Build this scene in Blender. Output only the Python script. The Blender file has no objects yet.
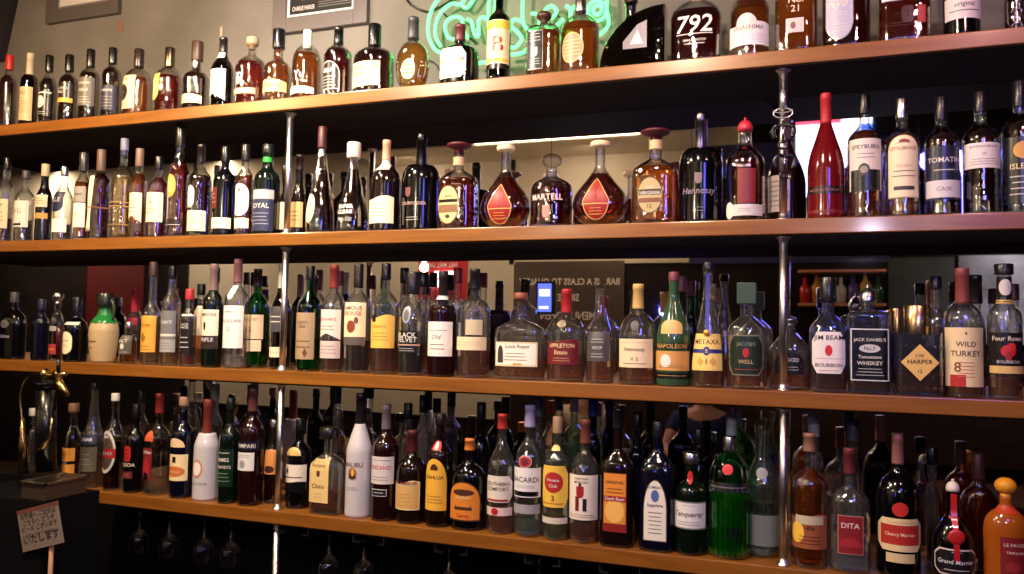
import bpy, bmesh, math, random
from mathutils import Vector, Matrix
random.seed(7)
sc = bpy.context.scene
COL = sc.collection
# ------------------------------------------------------------------ camera model
S = 1.18
PSI, TH, RO = 0.3472, 0.0531, 0.0179
FPX = 800.0
D = 1.85 * S
Z0 = 0.35
ZC = 1.0125 * S + Z0
SH = [z * S + Z0 for z in (1.6463, 1.2672, 0.8883, 0.5101)]   # shelf top heights, top to bottom
SH.append(None)
TK = 0.0377 * S                                              # shelf thickness
MY = 0.255 * S                                               # mirror plane
XP = (-1.3506 * S, -0.037 * S)                               # the two columns of posts
F = Vector((-math.sin(PSI) * math.cos(TH), math.cos(PSI) * math.cos(TH), math.sin(TH)))
R_ = F.cross(Vector((0, 0, 1))).normalized(); U_ = R_.cross(F)
RR = R_ * math.cos(RO) + U_ * math.sin(RO); UU = U_ * math.cos(RO) - R_ * math.sin(RO)
CAM = Vector((0, -D, ZC))
def ray(px, py): return F + RR * ((px - 512) / FPX) + UU * ((287 - py) / FPX)
def at(px, py, y):
    d = ray(px, py); return CAM + d * ((y - CAM.y) / d.y)
def proj(P):
    d = P - CAM; z = d.dot(F); return 512 + FPX * d.dot(RR) / z, 287 - FPX * d.dot(UU) / z
def mir(px, py, yreal):
    """the real point behind the viewer whose mirror image stands in this direction"""
    p = at(px, py, 2 * MY - yreal); return Vector((p.x, yreal, p.z))

SH[4] = at(50, 478, -.16).z + .002      # top of the drip tray
# ------------------------------------------------------------------ materials
MATS = {}
def lin(c): return tuple((x / 255 / 12.92) if x / 255 <= 0.04045 else ((x / 255 + 0.055) / 1.055) ** 2.4 for x in c)
def newmat(name):
    m = bpy.data.materials.new(name); m.use_nodes = True
    return m, m.node_tree, m.node_tree.nodes, m.node_tree.links
def setp(p, **k):
    for a, v in k.items():
        a = a.replace('_', ' ')
        if a in p.inputs: p.inputs[a].default_value = v
def flat(rgb, rough=0.5, metal=0.0, coat=0.0, key=None):
    k = ('f', rgb, rough, metal, coat)
    if k in MATS: return MATS[k]
    m, t, n, l = newmat('paint'); p = n['Principled BSDF']
    setp(p, Base_Color=lin(rgb) + (1,), Roughness=rough, Metallic=metal)
    p.inputs['Coat Weight'].default_value = coat
    # faint mottling so that nothing is perfectly even
    tc = n.new('ShaderNodeTexCoord'); nz = n.new('ShaderNodeTexNoise'); nz.inputs['Scale'].default_value = 60
    mr = n.new('ShaderNodeMapRange'); mr.inputs[3].default_value = max(0.02, rough - 0.06); mr.inputs[4].default_value = rough + 0.06
    l.new(tc.outputs['Object'], nz.inputs['Vector']); l.new(nz.outputs['Fac'], mr.inputs[0]); l.new(mr.outputs[0], p.inputs['Roughness'])
    MATS[k] = m; return m
def glass(rgb, edge=0.55, haze=0.0):
    """thin bottle glass: clear through, reflecting more at grazing angles"""
    k = ('g', rgb, edge, haze)
    if k in MATS: return MATS[k]
    m, t, n, l = newmat('bottle_glass'); n.remove(n['Principled BSDF']); out = n['Material Output']
    tr = n.new('ShaderNodeBsdfTransparent'); gl = n.new('ShaderNodeBsdfGlossy'); gl.inputs['Roughness'].default_value = 0.03
    gl.inputs['Color'].default_value = (.95, .95, .95, 1)
    lw = n.new('ShaderNodeLayerWeight'); lw.inputs['Blend'].default_value = 0.5
    pw = n.new('ShaderNodeMath'); pw.operation = 'POWER'; pw.inputs[1].default_value = 2.0
    mr = n.new('ShaderNodeMapRange'); mr.inputs[3].default_value = 0.07; mr.inputs[4].default_value = 0.95
    # absorption grows with the path through the wall of the glass
    cr = n.new('ShaderNodeMixRGB'); pw2 = n.new('ShaderNodeMath'); pw2.operation = 'POWER'; pw2.inputs[1].default_value = 2.2
    c = lin(rgb); cr.inputs[1].default_value = c + (1,); cr.inputs[2].default_value = tuple(x * edge for x in c) + (1,)
    mix = n.new('ShaderNodeMixShader')
    l.new(lw.outputs['Facing'], pw.inputs[0]); l.new(pw.outputs[0], mr.inputs[0]); l.new(mr.outputs[0], mix.inputs[0])
    l.new(lw.outputs['Facing'], pw2.inputs[0]); l.new(pw2.outputs[0], cr.inputs[0]); l.new(cr.outputs[0], tr.inputs['Color'])
    l.new(tr.outputs[0], mix.inputs[1]); l.new(gl.outputs[0], mix.inputs[2])
    l.new(mix.outputs[0], out.inputs[0])
    if haze:   # pale diffuse haze mixed in to brighten the empty clear bottles
        du = n.new('ShaderNodeBsdfDiffuse'); du.inputs[0].default_value = (.8, .78, .76, 1); m2 = n.new('ShaderNodeMixShader'); m2.inputs[0].default_value = haze
        l.new(mix.outputs[0], m2.inputs[1]); l.new(du.outputs[0], m2.inputs[2]); l.new(m2.outputs[0], out.inputs[0])
    # bumps of moulded glass
    tc = n.new('ShaderNodeTexCoord'); nz = n.new('ShaderNodeTexNoise'); nz.inputs['Scale'].default_value = 26; bp = n.new('ShaderNodeBump')
    bp.inputs['Strength'].default_value = 0.4; bp.inputs['Distance'].default_value = 0.006
    l.new(tc.outputs['Object'], nz.inputs['Vector']); l.new(nz.outputs['Fac'], bp.inputs['Height']); l.new(bp.outputs[0], gl.inputs['Normal'])
    MATS[k] = m; return m
def liquid(rgb, cloud=None):
    if cloud is None: cloud = .04 + .13 * max(rgb) / 255
    k = ('l', rgb, cloud)
    if k in MATS: return MATS[k]
    m, t, n, l = newmat('drink'); p = n['Principled BSDF']; out = n['Material Output']
    c = lin(rgb)
    setp(p, Base_Color=c + (1,), Roughness=0.02, IOR=1.34); p.inputs['Transmission Weight'].default_value = 1
    tl = n.new('ShaderNodeBsdfTranslucent'); tl.inputs[0].default_value = c + (1,)
    df = n.new('ShaderNodeBsdfDiffuse'); df.inputs[0].default_value = c + (1,)
    a = n.new('ShaderNodeMixShader'); a.inputs[0].default_value = .5; b = n.new('ShaderNodeMixShader'); b.inputs[0].default_value = cloud
    l.new(tl.outputs[0], a.inputs[1]); l.new(df.outputs[0], a.inputs[2])
    l.new(p.outputs[0], b.inputs[1]); l.new(a.outputs[0], b.inputs[2]); l.new(b.outputs[0], out.inputs[0])
    MATS[k] = m; return m
def emit(rgb, st):
    k = ('e', rgb, st)
    if k in MATS: return MATS[k]
    m, t, n, l = newmat('light_source'); p = n['Principled BSDF']
    setp(p, Base_Color=(0, 0, 0, 1), Roughness=.5); p.inputs['Emission Color'].default_value = lin(rgb) + (1,); p.inputs['Emission Strength'].default_value = st
    MATS[k] = m; return m
def wood(name, c1, c2, rough=.28, scale=(1.2, 14, 14), coat=.5):
    m, t, n, l = newmat(name); p = n['Principled BSDF']
    tc = n.new('ShaderNodeTexCoord'); mp = n.new('ShaderNodeMapping'); mp.inputs['Scale'].default_value = scale
    nz = n.new('ShaderNodeTexNoise'); nz.inputs['Scale'].default_value = 3; nz.inputs['Detail'].default_value = 6; nz.inputs['Distortion'].default_value = .6
    cr = n.new('ShaderNodeValToRGB'); cr.color_ramp.elements[0].position = .3; cr.color_ramp.elements[1].position = .72
    cr.color_ramp.elements[0].color = lin(c1) + (1,); cr.color_ramp.elements[1].color = lin(c2) + (1,)
    l.new(tc.outputs['Object'], mp.inputs[0]); l.new(mp.outputs[0], nz.inputs['Vector']); l.new(nz.outputs['Fac'], cr.inputs[0]); l.new(cr.outputs[0], p.inputs['Base Color'])
    if max(c2) < 50: p.inputs['Specular IOR Level'].default_value = .1
    p.inputs['Roughness'].default_value = rough; p.inputs['Coat Weight'].default_value = coat; p.inputs['Coat Roughness'].default_value = .12
    return m
def plaster(name, c1, c2, sc_=4, bump=.25):
    m, t, n, l = newmat(name); p = n['Principled BSDF']; p.inputs['Roughness'].default_value = .85
    if max(c2) < 50: p.inputs['Specular IOR Level'].default_value = .1
    tc = n.new('ShaderNodeTexCoord'); nz = n.new('ShaderNodeTexNoise'); nz.inputs['Scale'].default_value = sc_; nz.inputs['Detail'].default_value = 9
    n2 = n.new('ShaderNodeTexNoise'); n2.inputs['Scale'].default_value = 90; bp = n.new('ShaderNodeBump'); bp.inputs['Strength'].default_value = bump; bp.inputs['Distance'].default_value = .004
    cr = n.new('ShaderNodeValToRGB'); cr.color_ramp.elements[0].position = .3; cr.color_ramp.elements[1].position = .7
    cr.color_ramp.elements[0].color = lin(c1) + (1,); cr.color_ramp.elements[1].color = lin(c2) + (1,)
    l.new(tc.outputs['Object'], nz.inputs['Vector']); l.new(tc.outputs['Object'], n2.inputs['Vector'])
    l.new(nz.outputs['Fac'], cr.inputs[0]); l.new(cr.outputs[0], p.inputs['Base Color']); l.new(n2.outputs['Fac'], bp.inputs['Height']); l.new(bp.outputs[0], p.inputs['Normal'])
    return m
CHROME = flat((214, 208, 206), .3, 1.0)
BRASS = flat((190, 145, 70), .22, 1.0)
BLACK = flat((8, 8, 9), .3)

# ------------------------------------------------------------------ mesh gathering
class MB:
    def __init__(s): s.v = []; s.f = []; s.m = []; s.mats = []; s.sm = []
    def mi(s, m):
        if m not in s.mats: s.mats.append(m)
        return s.mats.index(m)
    def add(s, vs, fs, m, smooth=True):
        o = len(s.v); s.v += [tuple(v) for v in vs]; i = s.mi(m)
        for f in fs: s.f.append(tuple(o + k for k in f)); s.m.append(i); s.sm.append(smooth)
    def box(s, a, b, m, bev=0.0, rot=None, org=None):
        bm = bmesh.new(); bmesh.ops.create_cube(bm, size=1)
        for v in bm.verts:
            v.co = Vector(((a[0] + b[0]) / 2 + v.co.x * (b[0] - a[0]), (a[1] + b[1]) / 2 + v.co.y * (b[1] - a[1]), (a[2] + b[2]) / 2 + v.co.z * (b[2] - a[2])))
        if bev: bmesh.ops.bevel(bm, geom=bm.edges[:], offset=bev, segments=2, affect='EDGES', profile=.6)
        if rot is not None:
            for v in bm.verts: v.co = rot @ (v.co - Vector(org)) + Vector(org)
        bm.verts.index_update()
        s.add([v.co for v in bm.verts], [[v.index for v in f.verts] for f in bm.faces], m, False); bm.free()
    def lathe(s, prof, m, c=(0, 0, 0), seg=20, axis=None, close=True):
        """prof: (z, r) pairs from bottom to top"""
        vs = []; fs = []
        for z, r in prof:
            for k in range(seg):
                a = 2 * math.pi * k / seg; vs.append(Vector((r * math.cos(a), r * math.sin(a), z)))
        for i in range(len(prof) - 1):
            for k in range(seg):
                k2 = (k + 1) % seg; fs.append((i * seg + k, i * seg + k2, (i + 1) * seg + k2, (i + 1) * seg + k))
        if close:
            fs.append(tuple(range(seg - 1, -1, -1))); b = (len(prof) - 1) * seg; fs.append(tuple(b + k for k in range(seg)))
        if axis is not None:
            q = Vector((0, 0, 1)).rotation_difference(Vector(axis).normalized()); vs = [q @ v for v in vs]
        s.add([v + Vector(c) for v in vs], fs, m)
    def tube(s, pts, r, m, seg=8, closed=False):
        pts = [Vector(p) for p in pts]; n = len(pts); vs = []; fs = []; up = Vector((0, 0, 1)); prev = None
        for i, p in enumerate(pts):
            a = pts[(i - 1) % n] if (closed or i) else p; b = pts[(i + 1) % n] if (closed or i < n - 1) else p
            d = (b - a).normalized()
            if prev is None:
                prev = d.cross(up) if abs(d.z) < .95 else d.cross(Vector((1, 0, 0)))
            x = (prev - d * prev.dot(d)).normalized(); prev = x; y = d.cross(x)
            rr = r[i] if isinstance(r, (list, tuple)) else r
            for k in range(seg):
                t = 2 * math.pi * k / seg; vs.append(p + x * (rr * math.cos(t)) + y * (rr * math.sin(t)))
        for i in range(n if closed else n - 1):
            j = (i + 1) % n
            for k in range(seg):
                k2 = (k + 1) % seg; fs.append((i * seg + k, i * seg + k2, j * seg + k2, j * seg + k))
        if not closed:
            fs.append(tuple(range(seg - 1, -1, -1))); fs.append(tuple((n - 1) * seg + k for k in range(seg)))
        s.add(vs, fs, m)
    def build(s, name, parent=None, loc=None):
        me = bpy.data.meshes.new(name); me.from_pydata(s.v, [], s.f)
        for m in s.mats: me.materials.append(m)
        me.polygons.foreach_set('material_index', s.m); me.polygons.foreach_set('use_smooth', s.sm); me.update()
        o = bpy.data.objects.new(name, me); COL.objects.link(o)
        if parent: o.parent = parent
        if loc: o.location = loc
        return o
def spline(pts, n=8, closed=False):
    P = [Vector(p) for p in pts]; N = len(P); out = []
    for i in range(N if closed else N - 1):
        a = P[(i - 1) % N] if (closed or i) else P[0]; b = P[i]; c = P[(i + 1) % N]; d = P[(i + 2) % N] if (closed or i < N - 2) else P[-1]
        for k in range(n):
            t = k / n; out.append(.5 * ((2 * b) + (c - a) * t + (2 * a - 5 * b + 4 * c - d) * t * t + (3 * b - a - 3 * c + d) * t ** 3))
    if not closed: out.append(P[-1])
    return out
def root(name, loc, label, cat, group=None, rz=0):
    o = bpy.data.objects.new(name, None); COL.objects.link(o); o.location = loc; o.rotation_euler = (0, 0, rz); o.empty_display_size = .05
    return tag(o, label, cat, group)
def tag(o, label, cat, group=None):
    o['label'] = label; o['category'] = cat
    if group: o['group'] = group
    return o
def struct(o): o['kind'] = 'structure'; return o

# ------------------------------------------------------------------ lettering
TXT = {}
def text_mesh(s, shear=0.0, bold=0.0):
    k = (s, shear, bold)
    if k in TXT: return TXT[k]
    c = bpy.data.curves.new('lettering', 'FONT'); c.body = s; c.size = 1; c.shear = shear; c.offset = bold; c.resolution_u = 2; c.space_line = .95
    c.align_x = 'CENTER'
    o = bpy.data.objects.new('lettering', c); COL.objects.link(o)
    bpy.context.view_layer.update()
    me = o.evaluated_get(bpy.context.evaluated_depsgraph_get()).to_mesh()
    vs = [(v.co.x, v.co.y) for v in me.vertices]; fs = [tuple(p.vertices) for p in me.polygons]
    o.to_mesh_clear(); COL.objects.unlink(o); bpy.data.objects.remove(o); bpy.data.curves.remove(c)
    if vs:
        x0 = min(v[0] for v in vs); x1 = max(v[0] for v in vs); y0 = min(v[1] for v in vs); y1 = max(v[1] for v in vs)
        vs = [((v[0] - (x0 + x1) / 2), v[1] - y0) for v in vs]; r = (vs, fs, max(x1 - x0, 1e-4), max(y1 - y0, 1e-4))
    else: r = ([], [], 1, 1)
    TXT[k] = r; return r

# ------------------------------------------------------------------ shapes of bottles: (height fraction, radius fraction); N = neck radius
N = 'N'
PROF = {
 'std':    [(0, .95), (.02, 1), (.60, 1), (.66, .9), (.72, .52), (.76, N), (1, N)],
 'stout':  [(0, .95), (.02, 1), (.58, 1), (.64, .93), (.69, .6), (.73, N), (1, N)],
 'round':  [(0, .93), (.025, 1), (.52, 1), (.60, .93), (.67, .70), (.72, .38), (.76, N), (1, N)],
 'slim':   [(0, .95), (.02, 1), (.54, 1), (.62, .84), (.70, .52), (.80, N), (1, N)],
 'long':   [(0, .95), (.02, 1), (.44, 1), (.52, .86), (.58, .45), (.62, N), (1, N)],
 'squat':  [(0, .93), (.03, 1), (.48, 1), (.57, .94), (.64, .6), (.69, N), (1, N)],
 'cone':   [(0, .96), (.02, 1), (.12, 1), (.45, .66), (.66, .38), (.78, N), (1, N)],
 'cone2':  [(0, .97), (.02, 1), (.40, .96), (.50, .78), (.70, .42), (.86, N), (1, N)],
 'champ':  [(0, .95), (.02, 1), (.38, 1), (.50, .88), (.66, .52), (.80, N), (1, N)],
 'onion':  [(0, .72), (.03, .86), (.16, 1), (.40, .98), (.54, .72), (.64, .36), (.70, N), (1, N)],
 'tear':   [(0, .42), (.03, .55), (.12, .86), (.25, 1), (.36, .92), (.55, .48), (.66, .24), (.71, N), (1, N)],
 'dome':   [(0, .95), (.02, 1), (.46, 1), (.58, .90), (.68, .58), (.73, N), (1, N)],
 'disk':   [(0, .45), (.02, .58), (.16, .90), (.33, 1), (.50, .90), (.62, .58), (.68, N), (1, N)],
 'flat':   [(0, .95), (.02, 1), (.52, 1), (.60, .88), (.66, .5), (.70, N), (1, N)],
 'sq':     [(0, .96), (.02, 1), (.60, 1), (.68, .78), (.74, .42), (.78, N), (1, N)],
 'jug':    [(0, .72), (.03, .82), (.45, 1), (.58, .86), (.70, .45), (.76, N), (1, N)],
 'box':    [(0, .97), (.02, 1), (.70, 1), (.74, .90), (.76, .4), (.78, N), (1, N)],
 'bottom': [(0, .93), (.03, 1), (.55, .98), (.68, .84), (.80, .4), (.86, N), (1, N)],
 'mal':    [(0, .94), (.02, 1), (.52, .98), (.64, .72), (.74, .42), (.80, N), (1, N)],
 'tenn':   [(0, .94), (.02, 1), (.66, 1), (.76, .88), (.84, .5), (.88, N), (1, N)],
}
def pchip(P, t):
    for i in range(len(P) - 1):
        if t <= P[i + 1][0] or i == len(P) - 2: break
    h = [P[k + 1][0] - P[k][0] for k in range(len(P) - 1)]; d = [(P[k + 1][1] - P[k][1]) / h[k] for k in range(len(P) - 1)]
    def sl(k):
        if k == 0: return d[0]
        if k == len(P) - 1: return d[-1]
        if d[k - 1] * d[k] <= 0: return 0
        w1 = 2 * h[k] + h[k - 1]; w2 = h[k] + 2 * h[k - 1]; return (w1 + w2) / (w1 / d[k - 1] + w2 / d[k])
    s = (t - P[i][0]) / h[i]; s = min(max(s, 0), 1); a, b = P[i][1], P[i + 1][1]; m0, m1 = sl(i) * h[i], sl(i + 1) * h[i]
    return (2 * s ** 3 - 3 * s * s + 1) * a + (s ** 3 - 2 * s * s + s) * m0 + (-2 * s ** 3 + 3 * s * s) * b + (s ** 3 - s * s) * m1
class Form:
    """outline of one bottle: half width, half depth and squareness at each height"""
    def __init__(s, prof, h, r, neck=.0135, n=2.0, dep=1.0):
        s.P = [(t, neck if q == N else q * r) for t, q in PROF[prof]]; s.h = h; s.r = r; s.n = n; s.dep = dep; s.neck = neck
    def ring(s, z):
        t = max(0, min(1, z / s.h)); rx = pchip(s.P, t); rx = max(rx, .002)
        k = max(0, min(1, (rx - s.neck) / max(.001, (s.r - s.neck)))) ** .6 if s.r > s.neck + .002 else 0
        n = 2 + (s.n - 2) * k; ry = rx * (1 + (s.dep - 1) * k); ry = max(ry, min(rx, s.neck))
        return rx, ry, n
    def pt(s, z, a, off=0.0):
        rx, ry, n = s.ring(z); rx += off; ry += off; c, q = math.cos(a), math.sin(a)
        return Vector((rx * math.copysign(abs(c) ** (2 / n), c), ry * math.copysign(abs(q) ** (2 / n), q), z))
    def front(s, u, z, off):
        rx, ry, n = s.ring(z)
        if n < 2.4:
            a = u / rx; a = max(-1.75, min(1.75, a)); x = math.sin(a); y = -math.cos(a)
            return Vector(((rx + off) * x, (ry + off) * y, z))
        x = max(-.985 * rx, min(.985 * rx, u)); y = -ry * (1 - (abs(x) / rx) ** n) ** (1 / n)
        return Vector((x * (1 + off / rx), y - off, z))
    def surf(s, mb, m, z0, z1, off=0.0, seg=28, rings=26, capt=True, capb=True):
        zs = sorted(set([z0 + (z1 - z0) * i / rings for i in range(rings + 1)] + [t * s.h for t, _ in s.P if z0 < t * s.h < z1]))
        vs = []; fs = []
        for z in zs:
            for k in range(seg): vs.append(s.pt(z, 2 * math.pi * k / seg, off))
        for i in range(len(zs) - 1):
            for k in range(seg):
                k2 = (k + 1) % seg; fs.append((i * seg + k, i * seg + k2, (i + 1) * seg + k2, (i + 1) * seg + k))
        if capb: fs.append(tuple(range(seg - 1, -1, -1)))
        if capt: b = (len(zs) - 1) * seg; fs.append(tuple(b + k for k in range(seg)))
        mb.add(vs, fs, m)

# ------------------------------------------------------------------ printed labels
def outline(shape):
    return {
     'rect': lambda x: (0, 1), 'arch': lambda x: (0, .72 + .28 * math.sqrt(max(0, 1 - x * x))),
     'tomb': lambda x: (0, .5 + .5 * math.sqrt(max(0, 1 - x * x))),
     'oval': lambda x: (.5 - .5 * math.sqrt(max(0, 1 - x * x)), .5 + .5 * math.sqrt(max(0, 1 - x * x))),
     'dia': lambda x: (.5 * abs(x), 1 - .5 * abs(x)), 'vee': lambda x: (.22 * (1 - abs(x)), 1),
     'shield': lambda x: (.35 * (1 - math.sqrt(max(0, 1 - x * x)) ) if abs(x) < 1 else .35, 1),
     'pill': lambda x: (.16 * (1 - math.sqrt(max(0, 1 - x * x))) * 2, 1 - .16 * (1 - math.sqrt(max(0, 1 - x * x))) * 2),
     'oct': lambda x: (max(0, abs(x) - .72) * .8, 1 - max(0, abs(x) - .72) * .8),
     'top': lambda x: (0, .8 + .2 * math.cos(x * 1.57)), 'drop': lambda x: (.5 - .5 * math.sqrt(max(0, 1 - x * x)), .45 + .55 * max(0, 1 - abs(x) ** 1.1)),
     'half': lambda x: (0, math.sqrt(max(0, 1 - x * x))),
     'wave': lambda x: (0, .93 + .07 * math.sin(x * 3)),
    }[shape]
def patch(mb, fm, cu, z0, z1, hw, shape, m, off, nx=14, ny=8, cust=None):
    f = cust or outline(shape); vs = []; fs = []
    for i in range(nx + 1):
        x = -1 + 2 * i / nx
        if shape in ('oval', 'half', 'tomb', 'drop', 'pill', 'arch'): x = math.sin(x * math.pi / 2)
        lo, hi = f(x)
        for j in range(ny + 1): vs.append(fm.front(cu + x * hw, z0 + (z1 - z0) * (lo + (hi - lo) * j / ny), off))
    for i in range(nx):
        for j in range(ny):
            a = i * (ny + 1) + j; fs.append((a, a + ny + 1, a + ny + 2, a + 1))
    mb.add(vs, fs, m)
def glyphs(mb, fm, cu, zc, width, maxh, s, m, off, shear=0, bold=0.01, stretch=False):
    vs, fs, w, h = text_mesh(s, shear, bold)
    if not vs: return
    k = min(width / w, maxh / h); kx = width / w if stretch else k; ky = maxh / h if stretch else k
    mb.add([fm.front(cu + x * kx, zc + (y - h / 2) * ky, off) for x, y in vs], fs, m, False)
def mkc(c):
    if isinstance(c, bpy.types.Material): return c
    if len(c) == 4: return flat(c[:3], .25, 1.0)
    return flat(tuple(c), .28 if max(c) < 60 else .45)
def make_label(fm, z0, z1, w, shape, col, els, off_u=0, border=None):
    mb = MB(); hw = (fm.r * math.asin(min(.999, w)) if fm.n < 2.4 else fm.r * w * .97)
    zm = (z0 + z1) / 2; rl = fm.ring(zm)[0]
    if fm.n < 2.4: hw = rl * math.asin(min(.999, w))
    cu = off_u * rl; o = .0006; H = z1 - z0
    if border:
        patch(mb, fm, cu, z0, z1, hw, shape, mkc(border), o); i = hw * .07
        patch(mb, fm, cu, z0 + i, z1 - i, hw - i, shape, mkc(col), o + .0003)
        o += .0003
    elif col is not None: patch(mb, fm, cu, z0, z1, hw, shape, mkc(col), o)
    for n_, e in enumerate(els):
        oo = o + .0003 + .00012 * n_
        if e[0] == 't':      # text, y, width, height, colour
            _, s, y, tw, th, c = e[:6]; x = e[6] if len(e) > 6 else 0; sh = e[7] if len(e) > 7 else 0
            tww = 2 * hw * tw if fm.n >= 2.4 else 2 * rl * math.asin(min(.99, w * tw * .94)); glyphs(mb, fm, cu + x * hw, z0 + y * H, tww, th * H, s, mkc(c), oo, sh)
        elif e[0] == 'b':    # band y0 y1 colour
            patch(mb, fm, cu, z0 + e[1] * H, z0 + e[2] * H, hw * (e[4] if len(e) > 4 else 1), 'rect', mkc(e[3]), oo, 14, 2)
        elif e[0] == 'p':    # patch x y hw hh shape colour
            _, x, y, pw, ph, shp, c = e
            patch(mb, fm, cu + x * hw, z0 + (y - ph) * H, z0 + (y + ph) * H, hw * pw, shp, mkc(c), oo, 12, 6)
        elif e[0] == 'f':    # lines of fine print: y0 y1 count width colour
            _, y0, y1, cnt, fw, c = e
            for i in range(cnt):
                yy = y0 + (y1 - y0) * (i + .5) / cnt; ww = fw * (1 - .25 * ((i * 37) % 5) / 5); hh = (y1 - y0) / cnt * .09
                patch(mb, fm, cu, z0 + (yy - hh) * H, z0 + (yy + hh) * H, hw * ww, 'rect', mkc(c), oo, 8, 1)
    return mb

# ------------------------------------------------------------------ one bottle
GL = {'c': (251, 252, 251), 'cg': (236, 246, 240), 'cb': (226, 232, 250), 'g': (60, 185, 80), 'dg': (34, 74, 40), 'br': (104, 54, 24), 'bl': (40, 60, 150), 'fg': (120, 160, 120),
      'gg': (150, 245, 165), 'rd': (170, 30, 40), 'sm': (120, 105, 100)}
LQ = {'amber': (196, 104, 34), 'gold': (222, 158, 70), 'red': (165, 44, 28), 'dark': (88, 34, 16), 'mar': (110, 16, 22), 'pale': (232, 200, 130), 'orange': (225, 120, 30), 'brown': (214, 128, 56),
      'clear': (240, 240, 238), 'blk': (26, 12, 10), 'rose': (190, 70, 60), 'green': (90, 205, 100)}
OPQ = {'k': (5, 4, 6), 'kb': (7, 8, 24), 'w': (192, 187, 192), 'cer': (182, 158, 120), 'kg': (7, 16, 10), 'kr': (26, 7, 9), 'org': (158, 80, 20), 'redm': (98, 13, 19), 'kbr': (20, 9, 7)}
CNT = [0]; ALL = []
def cap_mesh(fm, style, col, z0, h, sc_):
    mb = MB(); m = mkc(col); R = fm.neck * sc_; H = h - z0
    if style == 'screw': mb.lathe([(z0, R * .98), (z0 + .002, R), (h - .003, R), (h, R * .9)], m)
    elif style == 'long':
        mb.lathe([(z0, R * 1.02), (z0 + .004, R * 1.02), (h - H * .25, R * .93), (h - H * .24, R * .99), (h - .003, R * .99), (h, R * .9)], m)
    elif style == 'cork':
        mb.lathe([(z0, R * .8), (z0 + H * .35, R * .8), (z0 + H * .36, R * 1.25), (z0 + H * .5, R * 1.32), (h - .004, R * 1.32), (h, R * 1.15)], m)
    elif style == 'ball':
        mb.lathe([(z0, R * .7), (z0 + H * .22, R * .75)] + [(z0 + H * (.6 - .38 * math.cos(a)), R * 1.5 * max(.3, math.sin(a))) for a in [.35, .7, 1.1, 1.57, 2.0, 2.45, 2.85]], m)
    elif style == 'mush':
        mb.lathe([(z0, R * .75), (z0 + H * .4, R * .8), (z0 + H * .5, R * 1.3), (z0 + H * .68, R * 1.95), (z0 + H * .86, R * 1.95), (h - .001, R * 1.3), (h, R * .6)], m)
    elif style == 'flatc':
        mb.lathe([(z0, R * 1.5), (z0 + .003, R * 1.55), (h - .004, R * 1.55), (h, R * 1.4)], m)
    elif style == 'dome':
        mb.lathe([(z0, R * 1.55), (z0 + H * .2, R * 1.6)] + [(z0 + H * (.2 + .62 * math.sin(a)), R * 1.6 * math.cos(a)) for a in (.3, .6, .9, 1.2, 1.45)] + [(z0 + H * .86, R * .3), (h, R * .22)], m)
    elif style == 'pour':
        mb.lathe([(z0, R * .8), (z0 + H * .3, R * .8), (z0 + H * .32, R * 1.2), (z0 + H * .45, R * 1.2), (z0 + H * .5, R * .5), (h, R * .28)], m)
    elif style == 'box':
        mb.box((-R * 1.2, -R * 1.2, z0), (R * 1.2, R * 1.2, h), m, .002)
    return mb
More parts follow.
